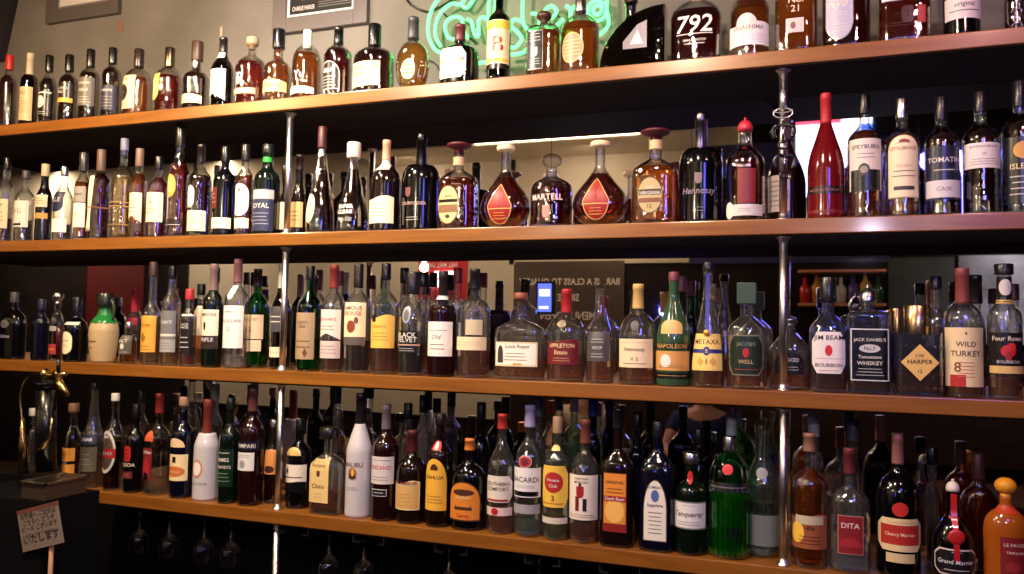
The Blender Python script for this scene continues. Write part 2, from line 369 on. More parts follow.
def bottle(shelf, xl, xr, yt, prof, gl, liq, cap, labels, kind, look, lvl=None, n=2.0, dep=1.0, neck=None, y=None, rot=0.0, cat=None, extra=None, hmax=None, group=None, foot=None):
    zs = SH[shelf]
    cx = (xl + xr) / 2
    yc = y if y is not None else .07
    for _ in range(3):
        # find where the bottle stands and how big it is
        P = at(cx, 300, yc); zc_ = (P - CAM).dot(F); al = math.atan((cx - 512) / FPX)
        r = (xr - xl) / 2 * zc_ / FPX * math.cos(al)
        if y is None: yc = min(.13, r * dep + .014)
    base = Vector((P.x, yc, zs))
    for _ in range(3):
        bx, by = proj(base); q = at(cx, by * .7 + yt * .3, yc); base = Vector((q.x, yc, zs))
    bx, by = proj(base)
    top = at(cx, yt, yc); h = top.z - zs
    if hmax: h = min(h, hmax)
    if neck is None: neck = .0128 if r < .055 else .0145
    neck = min(neck, r * .7)
    fm = Form(prof, h, r, neck, n, dep)
    nm = kind + '_bottle'
    CNT[0] += 1
    t = root(nm, base, look, cat or 'bottle', group, math.radians(rot))
    style, ccol, cf = cap[:3]; csc = cap[3] if len(cap) > 3 else 1.12
    zcap = h * (1 - cf)
    mb = MB()
    if gl in OPQ or (isinstance(gl, tuple) and gl[0] == 'o'):
        c = OPQ[gl] if gl in OPQ else gl[1]
        m = flat(c, .12 if gl not in ('cer', 'w') else .25, 0, .3)
        fm.surf(mb, m, 0, min(h * .995, zcap + h * .03)); mb.build('body', t)
    else:
        m = glass(GL[gl], .55, .009 if gl in ('c', 'cb', 'cg') and lvl is not None and lvl < .35 else 0.0); fm.surf(mb, m, 0.0, min(h * .99, zcap + h * .03), capt=False)
        if gl in ('c', 'cb', 'cg'): fm.surf(mb, m, .006, min(h * .99, zcap) - .002, -.0024, capt=False, capb=False)
        if foot is None: fm.surf(mb, m, .004, .009, -.003, rings=1)
        mb.build('glass_body', t)
        if liq and (liq != 'clear' or lvl):
            L = h * (lvl if lvl is not None else .66); q = MB()
            fm.surf(q, liquid(LQ[liq]), .010, min(L, zcap - .004), -.0031, rings=20); q.build('drink', t)
    if style != 'none': cap_mesh(fm, style, ccol, zcap, h, csc).build('stopper' if style in ('cork', 'ball', 'mush') else ('pourer' if style == 'pour' else 'cap'), t)
    def zz(py): return (by - py) / (by - yt) * h
    first = True
    for L in labels:
        y0, y1, w, shp, c, els = L[:6]; kw = L[6] if len(L) > 6 else {}
        z1 = max(.004, min(h * .99, zz(y0))); z0 = max(.003, zz(y1))
        f2 = fm
        if z0 >= zcap - .002: f2 = Form(prof, h, r, neck * csc * (1.0 if style != 'long' else 1.02), n, dep)
        o = make_label(f2, z0, z1, w, shp, c, els, **kw).build('front_label' if first else ('neck_label' if z0 > h * .62 else 'lower_label'), t)
        first = False
    if extra: extra(t, fm, zz)
    ALL.append((t, base, r, h))
    return t, fm, base
# ================================================================== the bottles
CR = (206, 191, 158); WH = (212, 206, 200); BK = (9, 8, 11); GD = (200, 158, 82); SV = (190, 188, 186); RD = (168, 30, 34); NV = (26, 30, 70); DK = (40, 30, 28); GY = (120, 116, 116); TAN = (196, 168, 126)
SVM = (200, 198, 196, 1); GDM = (205, 165, 95, 1); DB = (70, 34, 22); IV = (222, 204, 164)
def fine(y0=.12, y1=.4, n_=3, w=.7, c=(110, 100, 90)): return ('f', y0, y1, n_, w, c)
T, SE, TH_, BO = 0, 1, 2, 3
top = 'standing on the top shelf'; sec = 'on the second shelf down'; thi = 'on the third shelf down'; low = 'on the lowest shelf'
B_ = bottle
# ---------------- top shelf
B_(T, -2, 17, 56, 'std', 'c', 'mar', ('screw', (170, 30, 34), .2), [], 'whisky', 'plain dark red-amber bottle with red screw cap at the end of the top shelf', lvl=.72)
B_(T, 19, 38, 54, 'std', 'br', 'dark', ('long', (176, 160, 140), .33), [(89, 122, .96, 'rect', TAN, [('t', 'OLD', .82, .5, .1, DB), fine(.2, .6, 5, .7, (140, 110, 80))])], 'whisky', 'bottle almost covered by a plain tan paper label, top shelf', lvl=.7)
B_(T, 38, 57, 56, 'slim', 'c', 'dark', ('screw', BK, .24), [(92, 118, .95, 'rect', BK, [('p', -.1, .55, .5, .24, 'oval', WH), ('b', .86, .92, SV), ('f', .05, .2, 2, .6, SV)])], 'whisky', 'slender bottle with a white disc on its black label, top shelf')
B_(T, 57.5, 78, 55.5, 'stout', 'c', 'dark', ('screw', BK, .25, 1.2), [(85, 104.5, .97, 'rect', (40, 32, 34), [('b', .0, .22, (216, 170, 60)), ('t', 'ISLAND\nMALT', .62, .75, .42, SV)])], 'whisky', 'stout dark bottle with a yellow stripe along its label foot, top shelf', lvl=.7)
B_(T, 78, 100, 50, 'std', 'c', 'dark', ('screw', BK, .25, 1.15), [(80, 108, .97, 'rect', (96, 90, 84), [('t', 'HIGHLAND', .8, .8, .2, WH), ('t', 'SINGLE', .56, .7, .16, WH), ('p', -.6, .46, .22, .14, 'dia', WH), fine(.08, .34, 3, .7, SV)])], 'whisky', 'dark bottle with grey label and small white diamond, top shelf')
B_(T, 100.6, 121.7, 48.4, 'std', 'c', 'dark', ('screw', BK, .23), [(88, 112, .97, 'rect', (34, 34, 62), [('t', 'ARDMORE', .8, .85, .2, SV), fine(.1, .6, 4, .7, GY)])], 'whisky', 'bottle with a dark navy label of pale lettering, top shelf', lvl=.72)
B_(T, 122, 153, 49.7, 'dome', 'c', 'orange', ('screw', (40, 26, 24), .27, 1.35), [(79, 112, .86, 'rect', CR, [('p', 0, .5, .5, .25, 'oval', (50, 42, 40)), ('t', 'NO. 9', .88, .6, .1, DB), fine(.04, .18, 2, .6)], dict(off_u=-.45))], 'whisky', 'wide orange bottle with cream label showing a round dark crest, top shelf', lvl=.56)
B_(T, 153, 184, 48.4, 'dome', 'c', 'red', ('screw', (120, 104, 84, 1), .29, 1.35), [(77, 103, .52, 'shield', (226, 190, 96), [('p', 0, .5, .7, .36, 'oval', (240, 220, 150)), ('f', .3, .7, 3, .5, (150, 90, 40))], dict(off_u=-.5))], 'whisky', 'wide ruby bottle with a yellow shield label, top shelf', lvl=.56)
B_(T, 182, 210, 42, 'long', 'c', 'dark', ('screw', (60, 34, 24), .28, 1.25), [(97, 106, .92, 'top', CR, [fine(.2, .7, 2, .6)]), (71, 94, .01, 'rect', BK, [])], 'whisky', 'long-necked round dark bottle with a narrow cream strip at its foot, top shelf', lvl=.80, neck=.016)
B_(T, 210, 234, 38, 'slim', 'br', 'dark', ('long', (24, 20, 22), .22), [(72, 103, .92, 'vee', WH, [('t', 'RESERVE', .82, .7, .1, DK), fine(.35, .7, 3, .7)], dict(off_u=-.2)), (52, 60, .9, 'rect', SV, [])], 'whisky', 'dark slope-shouldered bottle with silver neck band and white label, top shelf')
B_(T, 234, 268, 38, 'round', 'c', 'red', ('cork', (150, 122, 92), .17, 1.25), [(76, 89, .5, 'rect', None, [('t', 'R', .5, .6, .95, (240, 230, 220)), ]), (92, 98, .8, 'rect', (150, 130, 110), [('t', 'BARREL', .5, .8, .5, WH)])], 'whisky', 'wide clear decanter of ruby whisky bearing one white letter, top shelf', lvl=.62)
B_(T, 263, 292, 30, 'long', 'c', 'amber', ('screw', BK, .26, 1.3), [(83, 95, .97, 'top', (206, 170, 116), [('t', 'BOURBON', .5, .8, .4, DB)])], 'bourbon', 'long-necked dark round bottle with a golden band label, top shelf', lvl=.8, neck=.016)
B_(T, 291, 322, 31, 'bottom', 'c', 'amber', ('screw', (214, 206, 196), .26, 1.15), [(74, 82, .5, 'rect', None, [('t', 'Yu', .5, .8, .95, WH)]), (90, 97, .9, 'top', (232, 226, 220), [])], 'whisky', 'teardrop amber bottle with white foil capsule and white foot label, top shelf', lvl=.66)
B_(T, 323, 352, 28, 'std', 'c', 'mar', ('long', BK, .24, 1.25), [(65, 93, .8, 'tomb', (34, 26, 26), [('t', 'Elijah', .66, .8, .2, WH), fine(.08, .5, 4, .7, SV)], dict(border=SV, off_u=-.2))], 'bourbon', 'bottle with silver-edged arched black label, under the framed poster, top shelf', lvl=.68)
B_(T, 351.5, 396, 25, 'squat', 'c', 'dark', ('screw', BK, .31, 1.45), [(66, 90, .78, 'rect', (228, 208, 160), [('t', 'LOUIS XIII', .78, .95, .3, DB), ('t', 'Kentucky', .5, .8, .26, (110, 60, 30)), fine(.06, .34, 2, .6, (120, 90, 60))], dict(off_u=-.2))], 'bourbon', 'broad-shouldered decanter with wide cream label and tall black cap, top shelf', lvl=.6, dep=.75)
B_(T, 394, 431, 18, 'disk', 'c', 'gold', ('long', (60, 58, 60), .30, 1.25), [(62, 82, .42, 'oval', (176, 158, 128), [('f', .2, .8, 3, .8, (60, 46, 34))], dict(border=SVM))], 'cognac', 'oval golden bottle with a silver-rimmed medallion, top shelf', lvl=.62, dep=.55, n=2.2)
B_(T, 440, 479, 25, 'squat', 'k', None, ('long', (92, 34, 40), .27, 1.2), [(52, 82, .86, 'oct', (234, 224, 204), [('p', 0, .8, .14, .08, 'oval', (180, 150, 110)), ('t', 'OLD PARR', .58, .95, .16, DK), ('t', 'Superior', .38, .7, .12, DK), fine(.1, .3, 2, .5)], dict(off_u=-.18))], 'whisky', 'black rounded bottle with burgundy capsule and big cream label, top shelf', n=2.6, dep=.8)
B_(T, 486.6, 511, -14, 'std', 'dg', 'dark', ('screw', RD, .12), [(24, 72, .98, 'rect', (232, 216, 170), [('b', .82, .98, (230, 190, 60)), ('t', 'B', .5, .62, .34, RD, .2), ('b', 0, .1, BK), ('b', .14, .2, (230, 190, 60))])], 'whisky', 'tall green bottle with one big red letter on yellow and cream, before the neon sign', lvl=.62)
hg = lambda x: (0.0, 1.0)
B_(T, 526, 561, 11, 'box', 'c', 'amber', ('ball', (64, 36, 26), .2, 1.25), [(35, 73, .5, 'rect', (22, 20, 24), [('p', 0, .45, .35, .12, 'shield', SV), ('f', .7, .95, 3, .7, SV), ('f', .1, .3, 3, .7, SV)], dict(border=SVM, off_u=-.28))], 'tequila', 'amber bottle with silver-edged black panel and brown ball stopper, in front of the neon sign', lvl=.66, n=3, dep=.8)
B_(T, 560, 600, -8, 'round', 'c', 'orange', ('screw', (176, 168, 168, 1), .25, 1.2), [(37, 67, .60, 'oval', (206, 130, 100), [('f', .2, .8, 5, .8, (240, 200, 120))], dict(border=(226, 180, 90), off_u=-.25))], 'cognac', 'round-shouldered golden bottle with coral oval label beside the neon sign, top shelf', lvl=.6, dep=.8)
B_(T, 670, 722, -22, 'round', 'c', 'mar', ('cork', (200, 176, 140), .14, 1.2), [(20, 38, .8, 'rect', None, [('t', '792', .5, .9, .95, (240, 232, 222), 0, .15)]), (38, 50, .8, 'rect', None, [('b', .9, .96, WH, .9), ('t', 'SMALL BATCH', .42, .6, .2, WH), ('b', .1, .15, WH, .5)])], 'bourbon', 'dark maroon decanter carrying three large white numerals, top shelf', lvl=.6, dep=.6, n=2.6)
B_(T, 729, 770, -30, 'round', 'c', 'amber', ('screw', BK, .1), [(20, 40, .5, 'oval', WH, [], dict(off_u=-.1)), (28, 51, .95, 'wave', (228, 222, 226), [('t', 'EIGASHIMA', .75, .8, .2, GY), ('f', .08, .5, 5, .85, (150, 146, 176))])], 'whisky', 'amber bottle with white label rising to a rounded peak, top shelf', lvl=.62)
B_(T, 774, 818, -60, 'std', 'c', 'orange', ('screw', BK, .1), [(24, 38, .42, 'rect', (222, 190, 190), [('p', -.2, .5, .3, .25, 'oval', (120, 80, 90))], dict(off_u=-.05)), (0, 20, .5, 'rect', None, [('t', 'No.\n21', .5, .7, .9, (232, 200, 180))])], 'whisky', 'tall bright amber bottle with small pale pink label low down, top shelf', lvl=.62, n=3, dep=.8)
B_(T, 821, 871, -40, 'std', 'c', 'mar', ('screw', BK, .1), [(-12, 44, .58, 'pill', (176, 176, 200), [('f', .12, .3, 3, .6, WH), ('t', 'Rye', .62, .7, .2, WH, -.1, .3), ('f', .4, .5, 2, .6, WH)], dict(border=SVM, off_u=-.3))], 'bourbon', 'wide dark bottle with long silver rounded plate, top shelf', lvl=.62, n=2.6, dep=.7)
B_(T, 876, 930, -50, 'std', 'c', 'red', ('screw', BK, .1), [(-20, 8, .9, 'rect', (190, 186, 214), [('t', 'STRAIGHT', .2, .8, .16, NV)], dict(border=SV)), (14, 34, .8, 'rect', None, [('p', .1, .6, .3, .4, 'oct', (56, 22, 22)), ('p', .75, .55, .2, .42, 'rect', (150, 36, 30)), ('f', .02, .25, 2, .8, (60, 24, 22))])], 'whisky', 'thick square amber-red bottle with a pale lilac label above, top shelf', lvl=.64, n=5, dep=.9)
B_(T, 942, 981, -36, 'std', 'k', None, ('screw', RD, .12), [(2, 24, .93, 'rect', (222, 210, 208), [('t', 'original', .62, .6, .36, (70, 60, 66)), ('b', .34, .38, (90, 80, 84), .7)])], 'liqueur', 'near-black bottle with off-white label reading in small grey letters, top shelf')
def scrolls(t, fm, zz):
    mb = MB()
    for s_ in range(5):
        z = zz(30) + (zz(2) - zz(30)) * s_ / 4
        pts = [fm.front((.55 * math.cos(a) * (1 - a / 9)) * fm.r * (1 if s_ % 2 else -1), z + .009 * math.sin(a), .002) for a in [q * .5 for q in range(15)]]
        mb.tube(pts, .0014, flat((205, 203, 205), .25, 1.0), 6)
    mb.build('silver_scrollwork', t)
B_(T, 1003, 1027, -20, 'std', 'c', 'dark', ('ball', (190, 190, 196, 1), .14), [], 'tequila', 'bottle wrapped in silver scrollwork at the end of the top shelf', lvl=.6, extra=scrolls)

# quarter-circle decanter
def fan_bottle():
    zs = SH[0]; yc = .06
    p0 = at(601, 60, yc); p1 = at(666, 60, yc); W_ = p1.x - p0.x; Hh = at(650, 8, yc).z - zs; dp = .032
    t = root('whisky_bottle', (p1.x, yc, zs), 'quarter-circle shaped dark decanter with silver emblem, top shelf', 'bottle')
    arc = [(-W_ * math.cos(a), .003 + (Hh - .003) * math.sin(a)) for a in [i * math.pi / 2 / 16 for i in range(17)]]
    poly = [(0, .0)] + [(-W_, .0)] + arc + [(0, Hh)]
    def slab(poly, d, m, nm, sc_=1.0):
        cx = -W_ * .42; cz = Hh * .42; P = [(cx + (x - cx) * sc_, cz + (z - cz) * sc_) for x, z in poly]; n = len(P); mb = MB()
        rows = [(-d * .78, .97), (-d, .93)]
        vs = []; fs = []
        prof = [(-d, .94), (-d * .75, .99), (0, 1), (d * .75, .99), (d, .94)]
        for yy, q in prof: vs += [(cx + (x - cx) * q, yy, max(0, cz + (z - cz) * q)) for x, z in P]
        for i in range(4):
            for k in range(n):
                k2 = (k + 1) % n; fs.append((i * n + k, (i + 1) * n + k, (i + 1) * n + k2, i * n + k2))
        fs.append(tuple(range(n))); fs.append(tuple(4 * n + k for k in range(n - 1, -1, -1)))
        mb.add(vs, fs, m, False); return mb.build(nm, t)
    slab(poly, dp, glass(GL['sm'], .6), 'glass_body'); slab(poly, dp * .8, liquid(LQ['dark'], .2), 'drink', .93)
    mb = MB(); a = [(-W_ * .62, Hh * .30), (-W_ * .26, Hh * .30), (-W_ * .26, Hh * .74), (-W_ * .40, Hh * .68), (-W_ * .62, Hh * .42)]
    mb.add([(x, -dp - .0035, z) for x, z in a] + [(x, -dp - .0005, z) for x, z in a], [(0, 1, 2, 3, 4), (5, 9, 8, 7, 6)] + [(i, i + 5, (i + 1) % 5 + 5, (i + 1) % 5) for i in range(5)], flat((96, 92, 104), .4, .5), False)
    b = [(-W_ * .52, Hh * .36), (-W_ * .31, Hh * .36), (-W_ * .40, Hh * .60)]
    mb.add([(x, -dp - .0045, z) for x, z in b], [(0, 1, 2)], flat((150, 148, 160), .4, .3), False); mb.build('emblem', t)
    mb = MB(); xc = -W_ * .54; mb.lathe([(Hh * .80, .016), (Hh * .92, .015), (Hh * 1.08, .015), (Hh * 1.10, .019), (Hh * 1.12, .019)], glass(GL['sm'], .4), (xc, 0, 0)); mb.build('neck', t)
    mb = MB(); mb.lathe([(Hh * 1.12, .02), (Hh * 1.3, .021), (Hh * 1.32, .018)], flat((196, 180, 150), .25, 1.0), (xc, 0, 0)); mb.build('stopper', t)
fan_bottle()

# ---------------- second shelf
B_(SE, -4, 13, 158, 'std', 'c', 'dark', ('screw', BK, .14), [(200, 229, .95, 'rect', CR, [('t', 'CLYNE', .8, .6, .12, DK), fine(.2, .6, 3, .6)])], 'whisky', 'bottle with plain cream label at the end of the second shelf, beside the brush-lettered one', lvl=.28)
B_(SE, 13.5, 34, 171, 'std', 'c', 'dark', ('screw', (60, 56, 60), .12), [(202, 228, .97, 'rect', WH, [('t', 'ふじ', .62, .62, .42, BK), ('p', -.05, .2, .5, .14, 'half', BK), ('p', -.05, .26, .42, .12, 'half', WH)])], 'whisky', 'clear bottle with black brush writing on white label, on the second shelf', lvl=.3)
B_(SE, 34.5, 52, 164.5, 'slim', 'k', None, ('screw', (176, 160, 130), .16), [(196, 208, .95, 'rect', (206, 190, 160), [('f', .2, .8, 3, .7, DK)]), (214, 219.5, .98, 'rect', (190, 140, 70), [])], 'whisky', 'black bottle with cream and gold bands and a pale cap, on the second shelf')
B_(SE, 52, 73, 167, 'slim', 'c', 'dark', ('screw', SVM, .12), [(193, 213, .75, 'shield', (28, 28, 66), [('t', 'ISLE', .6, .7, .3, SV)]), (220, 233, .95, 'rect', (240, 234, 220), [])], 'whisky', 'clear bottle with a round navy badge above a white strip, on the second shelf', lvl=.22)
B_(SE, 73, 90, 153, 'std', 'c', 'amber', ('screw', (44, 40, 44), .22, 1.25), [(204, 228, .95, 'rect', (238, 228, 206), [('f', .4, .6, 2, .6, GY)]), (188, 203, .95, 'rect', (150, 144, 138), [('t', 'MORAY', .5, .8, .5, BK)])], 'whisky', 'bottle with grey label above a cream one and wide black cap, on the second shelf')
def tagged(t, fm, zz):
    mb = MB(); m = flat((238, 226, 200), .7); nz = 14; nx = 8; vs = []; fs = []
    z0 = zz(232); z1 = zz(178)
    for i in range(nz + 1):
        z = z1 + (z0 - z1) * i / nz; q = i / nz
        for j in range(nx + 1):
            u = (-.95 + 1.0 * j / nx) * fm.r; p = fm.front(u, min(z, fm.h * .56), .0045 + .002 * math.sin(q * 6 + j * .4))
            vs.append(Vector((p.x + (.012 * (1 - q) ** 3), p.y, z)))
    for i in range(nz):
        for j in range(nx): a = i * (nx + 1) + j; fs.append((a, a + nx + 1, a + nx + 2, a + 1))
    mb.add(vs, fs, m); o = mb.build('paper_tag', t); s = o.modifiers.new('thick', 'SOLIDIFY'); s.thickness = .0012
    mb = MB(); zc = zz(209); mb.tube([fm.pt(zc + .001 * math.sin(3 * a), a, .0075) for a in [i * math.pi / 14 for i in range(28)]], .0018, flat((150, 116, 74), .9), 6, True); mb.build('cord', t)
B_(SE, 88, 110, 150, 'std', 'c', 'mar', ('screw', (96, 72, 62), .24, 1.2), [], 'whisky', 'ruby bottle wearing a draped cream paper tag tied with cord, on the second shelf', lvl=.74, extra=tagged)
def roped(t, fm, zz):
    mb = MB()
    for zc in (zz(204), zz(208), zz(226)): mb.tube([fm.pt(zc, a, .003) for a in [i * math.pi / 14 for i in range(28)]], .0022, flat((168, 132, 84), .9), 6, True)
    mb.build('rope_band', t)
B_(SE, 110, 134, 139, 'round', 'c', 'pale', ('screw', (120, 124, 150), .12, 1.1), [(150, 156, 1.0, 'rect', (30, 30, 80), [])], 'whisky', 'tall pale golden bottle with blue neck band and rope bands, on the second shelf', lvl=.62, extra=roped)
B_(SE, 129, 146, 149, 'std', 'c', 'amber', ('screw', (110, 86, 74), .2, 1.1), [(194, 223, .95, 'vee', (240, 224, 190), [fine(.3, .8, 4, .6)]), (224, 232, .95, 'rect', (60, 46, 44), [])], 'whisky', 'amber bottle whose cream label ends in a point, on the second shelf', lvl=.72)
B_(SE, 146, 168, 157, 'std', 'c', 'red', ('screw', BK, .16, 1.1), [(194, 223, .96, 'rect', (240, 224, 190), [('t', '4', .65, .2, .18, (150, 100, 50)), fine(.25, .5, 2, .5)])], 'whisky', 'red-amber bottle with tall plain cream label and black cap, on the second shelf', lvl=.74)
B_(SE, 167, 189, 126, 'slim', 'c', 'red', ('screw', (26, 20, 22), .19, 1.25), [(176, 199, .62, 'oval', (220, 160, 80), [('p', 0, .5, .6, .3, 'oval', (236, 190, 110))], dict(off_u=-.2)), (220, 228, .95, 'rect', (40, 24, 24), [('f', .1, .4, 1, .8, WH)])], 'whisky', 'tall red-brown bottle with golden oval label, highest in its row on the second shelf', lvl=.66)
B_(SE, 187.5, 211, 145, 'std', 'c', 'dark', ('long', (28, 22, 22), .2, 1.1), [(212, 232, .97, 'rect', (236, 222, 190), [('f', .3, .7, 2, .6, TAN)]), (187, 209, .5, 'pill', (240, 230, 210), [], dict(off_u=-.3))], 'whisky', 'dark amber bottle with white pill-shaped label over a cream one, on the second shelf')
B_(SE, 212, 235.5, 147, 'std', 'k', None, ('screw', BK, .18, 1.2), [(219, 229.5, .98, 'rect', (238, 226, 196), [('f', .3, .7, 1, .4, TAN)]), (189, 210, .5, 'rect', (96, 30, 34), [('f', .2, .8, 3, .7, (200, 150, 140))], dict(off_u=-.5))], 'whisky', 'black-bodied bottle with dull red label above a cream strip, on the second shelf')
B_(SE, 235, 253, 145, 'std', 'c', 'amber', ('screw', (24, 22, 26), .18, 1.15), [(185, 217, .92, 'pill', (236, 232, 232), [('p', 0, .8, .15, .08, 'oval', GY), fine(.2, .6, 4, .6)]), (219, 229, .95, 'rect', (240, 226, 196), [])], 'whisky', 'bottle with long white round-ended label above a pale strip, on the second shelf')
B_(SE, 253, 279.5, 145, 'std', 'kg', None, ('screw', (20, 26, 24), .1, 1.2), [(191, 232, .94, 'rect', (40, 44, 76), [('b', .76, .98, (176, 172, 172)), ('t', 'ROYAL', .6, .85, .15, WH), fine(.12, .46, 4, .7, (150, 150, 170))]), (158, 163, 1.0, 'rect', (40, 150, 60), [])], 'whisky', 'dark green bottle with bright green neck ring and blue-grey label, on the second shelf', neck=.016)
B_(SE, 279, 291, 165, 'champ', 'kbr', None, ('screw', BK, .14), [(203, 230, .95, 'rect', (232, 214, 176), [])], 'wine', 'slim dark bottle with cream label half hidden behind a chrome post, second shelf', y=.095)
B_(SE, 291, 306, 155, 'champ', 'kbr', None, ('long', (40, 24, 20), .2), [(203, 228, .93, 'rect', (206, 176, 120), [fine(.2, .7, 3, .6)])], 'wine', 'slope-shouldered brown bottle with tan label just past the chrome post, second shelf', y=.095)
B_(SE, 306, 335, 127, 'cone', 'c', 'dark', ('screw', (70, 26, 28), .20, 1.15), [(195, 225, .50, 'oval', (214, 192, 170), [('f', .3, .7, 4, .5, (150, 110, 90))], dict(off_u=-.35, border=SVM)), (150, 157, 1.0, 'rect', SVM, [])], 'brandy', 'conical dark bottle with upright silver oval medallion, on the second shelf', lvl=.6)
B_(SE, 336, 369, 143, 'cone', 'c', 'dark', ('flatc', (214, 196, 184), .17, 1.15), [(206, 216, .8, 'rect', None, [('t', 'SUPER\nCLEAR', .5, .8, .95, (240, 236, 230))]), (218, 224, .6, 'rect', None, [('t', 'No.12', .5, .7, .8, WH)])], 'whisky', 'cone-shaped dark bottle with white lettering on bare glass and wide pink-white cap, second shelf', lvl=.7)
B_(SE, 369.5, 401, 140.5, 'round', 'kbr', None, ('long', (214, 160, 130), .22, 1.05), [(198, 225, .92, 'wave', (240, 222, 190), [('t', 'Brandy', .7, .5, .12, (160, 120, 80)), fine(.2, .6, 3, .5, (180, 140, 100))], dict(off_u=-.1)), (160, 172, 1.0, 'rect', (190, 180, 170), [])], 'brandy', 'black round-shouldered bottle with rosy capsule and ivory label, on the second shelf')
B_(SE, 401, 440, 134.6, 'round', 'k', None, ('long', (60, 57, 60, 1), .36, 1.15), [(190, 200, .4, 'rect', None, [('p', 0, .5, .4, .45, 'shield', (110, 60, 70))], dict(off_u=-.25)), (203, 209, .8, 'rect', None, [('t', 'COURVOISIER', .5, .9, .8, (180, 150, 140))]), (218, 224, .5, 'rect', None, [fine(.1, .9, 2, .7, SV)])], 'cognac', 'glossy black bottle with long grey capsule, beside the burgundy-stoppered decanter, second shelf')
def collar(t, fm, zz):
    pass
B_(SE, 438, 478, 143, 'squat', 'c', 'red', ('mush', (84, 20, 30), .13, 1.15), [(188, 226, .62, 'oval', (206, 186, 130), [('b', .56, .64, BK, .86), ('t', 'OLD', .72, .3, .08, BK), ('b', .3, .5, (130, 90, 60), .86), ('p', 0, .2, .2, .05, 'oval', DB)], dict(border=(120, 80, 50), off_u=-.2)), (158, 166, 1.0, 'rect', (196, 160, 120), [])], 'whisky', 'square-shouldered decanter with burgundy stopper beside the black bottle, second shelf', lvl=.58, n=3, dep=.8, neck=.017)
def ribs(col, cnt=7, w=.0018):
    def fn(t, fm, zz):
        mb = MB()
        for k in range(cnt):
            a = -math.pi / 2 + (k - (cnt - 1) / 2) * .62
            mb.tube([fm.pt(fm.h * q, a, .0008) for q in [.04 + .6 * i / 14 for i in range(15)]], w, glass(GL['c'], .6), 6)
        mb.build('ribbed_surface', t)
    return fn
dl = [('f', .1, .3, 3, .5, (214, 170, 90)), ('b', .36, .38, (220, 180, 100), .9)]
B_(SE, 479, 531, 146, 'tear', 'c', 'red', ('flatc', (226, 204, 170), .06, 1.25), [(186, 226, .50, 'drop', (150, 30, 28), dl, dict(border=(214, 176, 104)))], 'cognac', 'teardrop decanter with red drop label between the square decanter and the ball-stoppered one, second shelf', lvl=.62, dep=.7, neck=.0145, extra=ribs(6))
B_(SE, 530, 572.5, 153.5, 'squat', 'c', 'mar', ('ball', glass(GL['c']), .25, 1.2), [(194, 205, .85, 'rect', None, [('t', 'MARTELL', .5, .9, .8, (226, 206, 200))]), (206, 222, .5, 'rect', None, [('p', 0, .5, .35, .4, 'shield', (200, 130, 120))])], 'cognac', 'squat maroon decanter with clear glass ball stopper, on the second shelf', lvl=.60, dep=.85, neck=.017)
B_(SE, 571.5, 628, 142, 'tear', 'c', 'red', ('flatc', (224, 196, 160), .06, 1.3), [(180, 222, .50, 'drop', (150, 30, 28), dl, dict(border=(214, 176, 104)))], 'cognac', 'largest teardrop decanter with red drop label, by the glossy oval-label decanter, second shelf', lvl=.62, dep=.7, neck=.0145, extra=ribs(6))
B_(SE, 631.6, 679, 129.4, 'squat', 'c', 'orange', ('mush', (78, 18, 26), .13, 1.2), [(180, 216, .56, 'oval', (176, 156, 110), [('b', .5, .66, (60, 40, 34), .86), ('t', 'OLD', .72, .3, .1, WH), ('t', 'VIRGINIA', .56, .8, .13, WH), ('b', .3, .42, (120, 70, 44), .86), ('t', '12', .2, .2, .1, DB)], dict(border=(70, 44, 34), off_u=-.1)), (141, 150, 1.0, 'rect', (206, 170, 130), [])], 'whisky', 'square-shouldered glowing orange decanter with burgundy stopper and grey oval label, second shelf', lvl=.6, n=3, dep=.8, neck=.018)
B_(SE, 678.5, 723, 113.6, 'round', 'k', None, ('long', (120, 112, 122, 1), .36, 1.15), [(176, 188, .4, 'rect', None, [('p', 0, .5, .4, .45, 'shield', (120, 100, 110))]), (190, 200, .85, 'rect', None, [('t', 'Hennessy', .5, .9, .8, (130, 118, 130), 0, .2)]), (208, 216, .4, 'rect', None, [fine(.1, .9, 2, .7, GY)])], 'cognac', 'glossy black bottle with tall grey-violet capsule, beside the red wax topped one, second shelf', neck=.015)
B_(SE, 725, 765, 117.7, 'round', 'c', 'mar', ('dome', (190, 44, 60), .13, .75), [(207, 218, .88, 'rect', (206, 200, 198), [('p', -.75, .5, .28, .75, 'oval', (226, 220, 210)), ('f', .3, .7, 2, .3, GY)]), (166, 172, .6, 'rect', None, [('t', 'No. 46', .5, .6, .8, (230, 200, 190))]), (172, 206, .45, 'rect', (120, 26, 24), [], dict(off_u=.15))], 'bourbon', 'dark ruby bottle with pink-red wax top and white strip at its foot, second shelf', lvl=.72, neck=.017)
B_(SE, 766, 806, 119, 'champ', 'kr', None, ('long', (60, 50, 70), .2), [(178, 214, .6, 'rect', (196, 186, 180), [fine(.1, .9, 6, .7)], dict(off_u=-.45))], 'wine', 'dark bottle standing behind the chrome post hung with black wine openers, second shelf', y=.15)
B_(SE, 807, 845, 93.7, 'champ', 'redm', None, ('long', (176, 34, 40), .24, 1.1), [(189, 196, .98, 'rect', (22, 16, 20), [('t', 'NICOLAS FEUILLATTE', .5, .9, .5, (150, 90, 90))]), (212, 215, .98, 'rect', (110, 20, 26), [])], 'champagne', 'all red champagne bottle with narrow black band, on the second shelf')
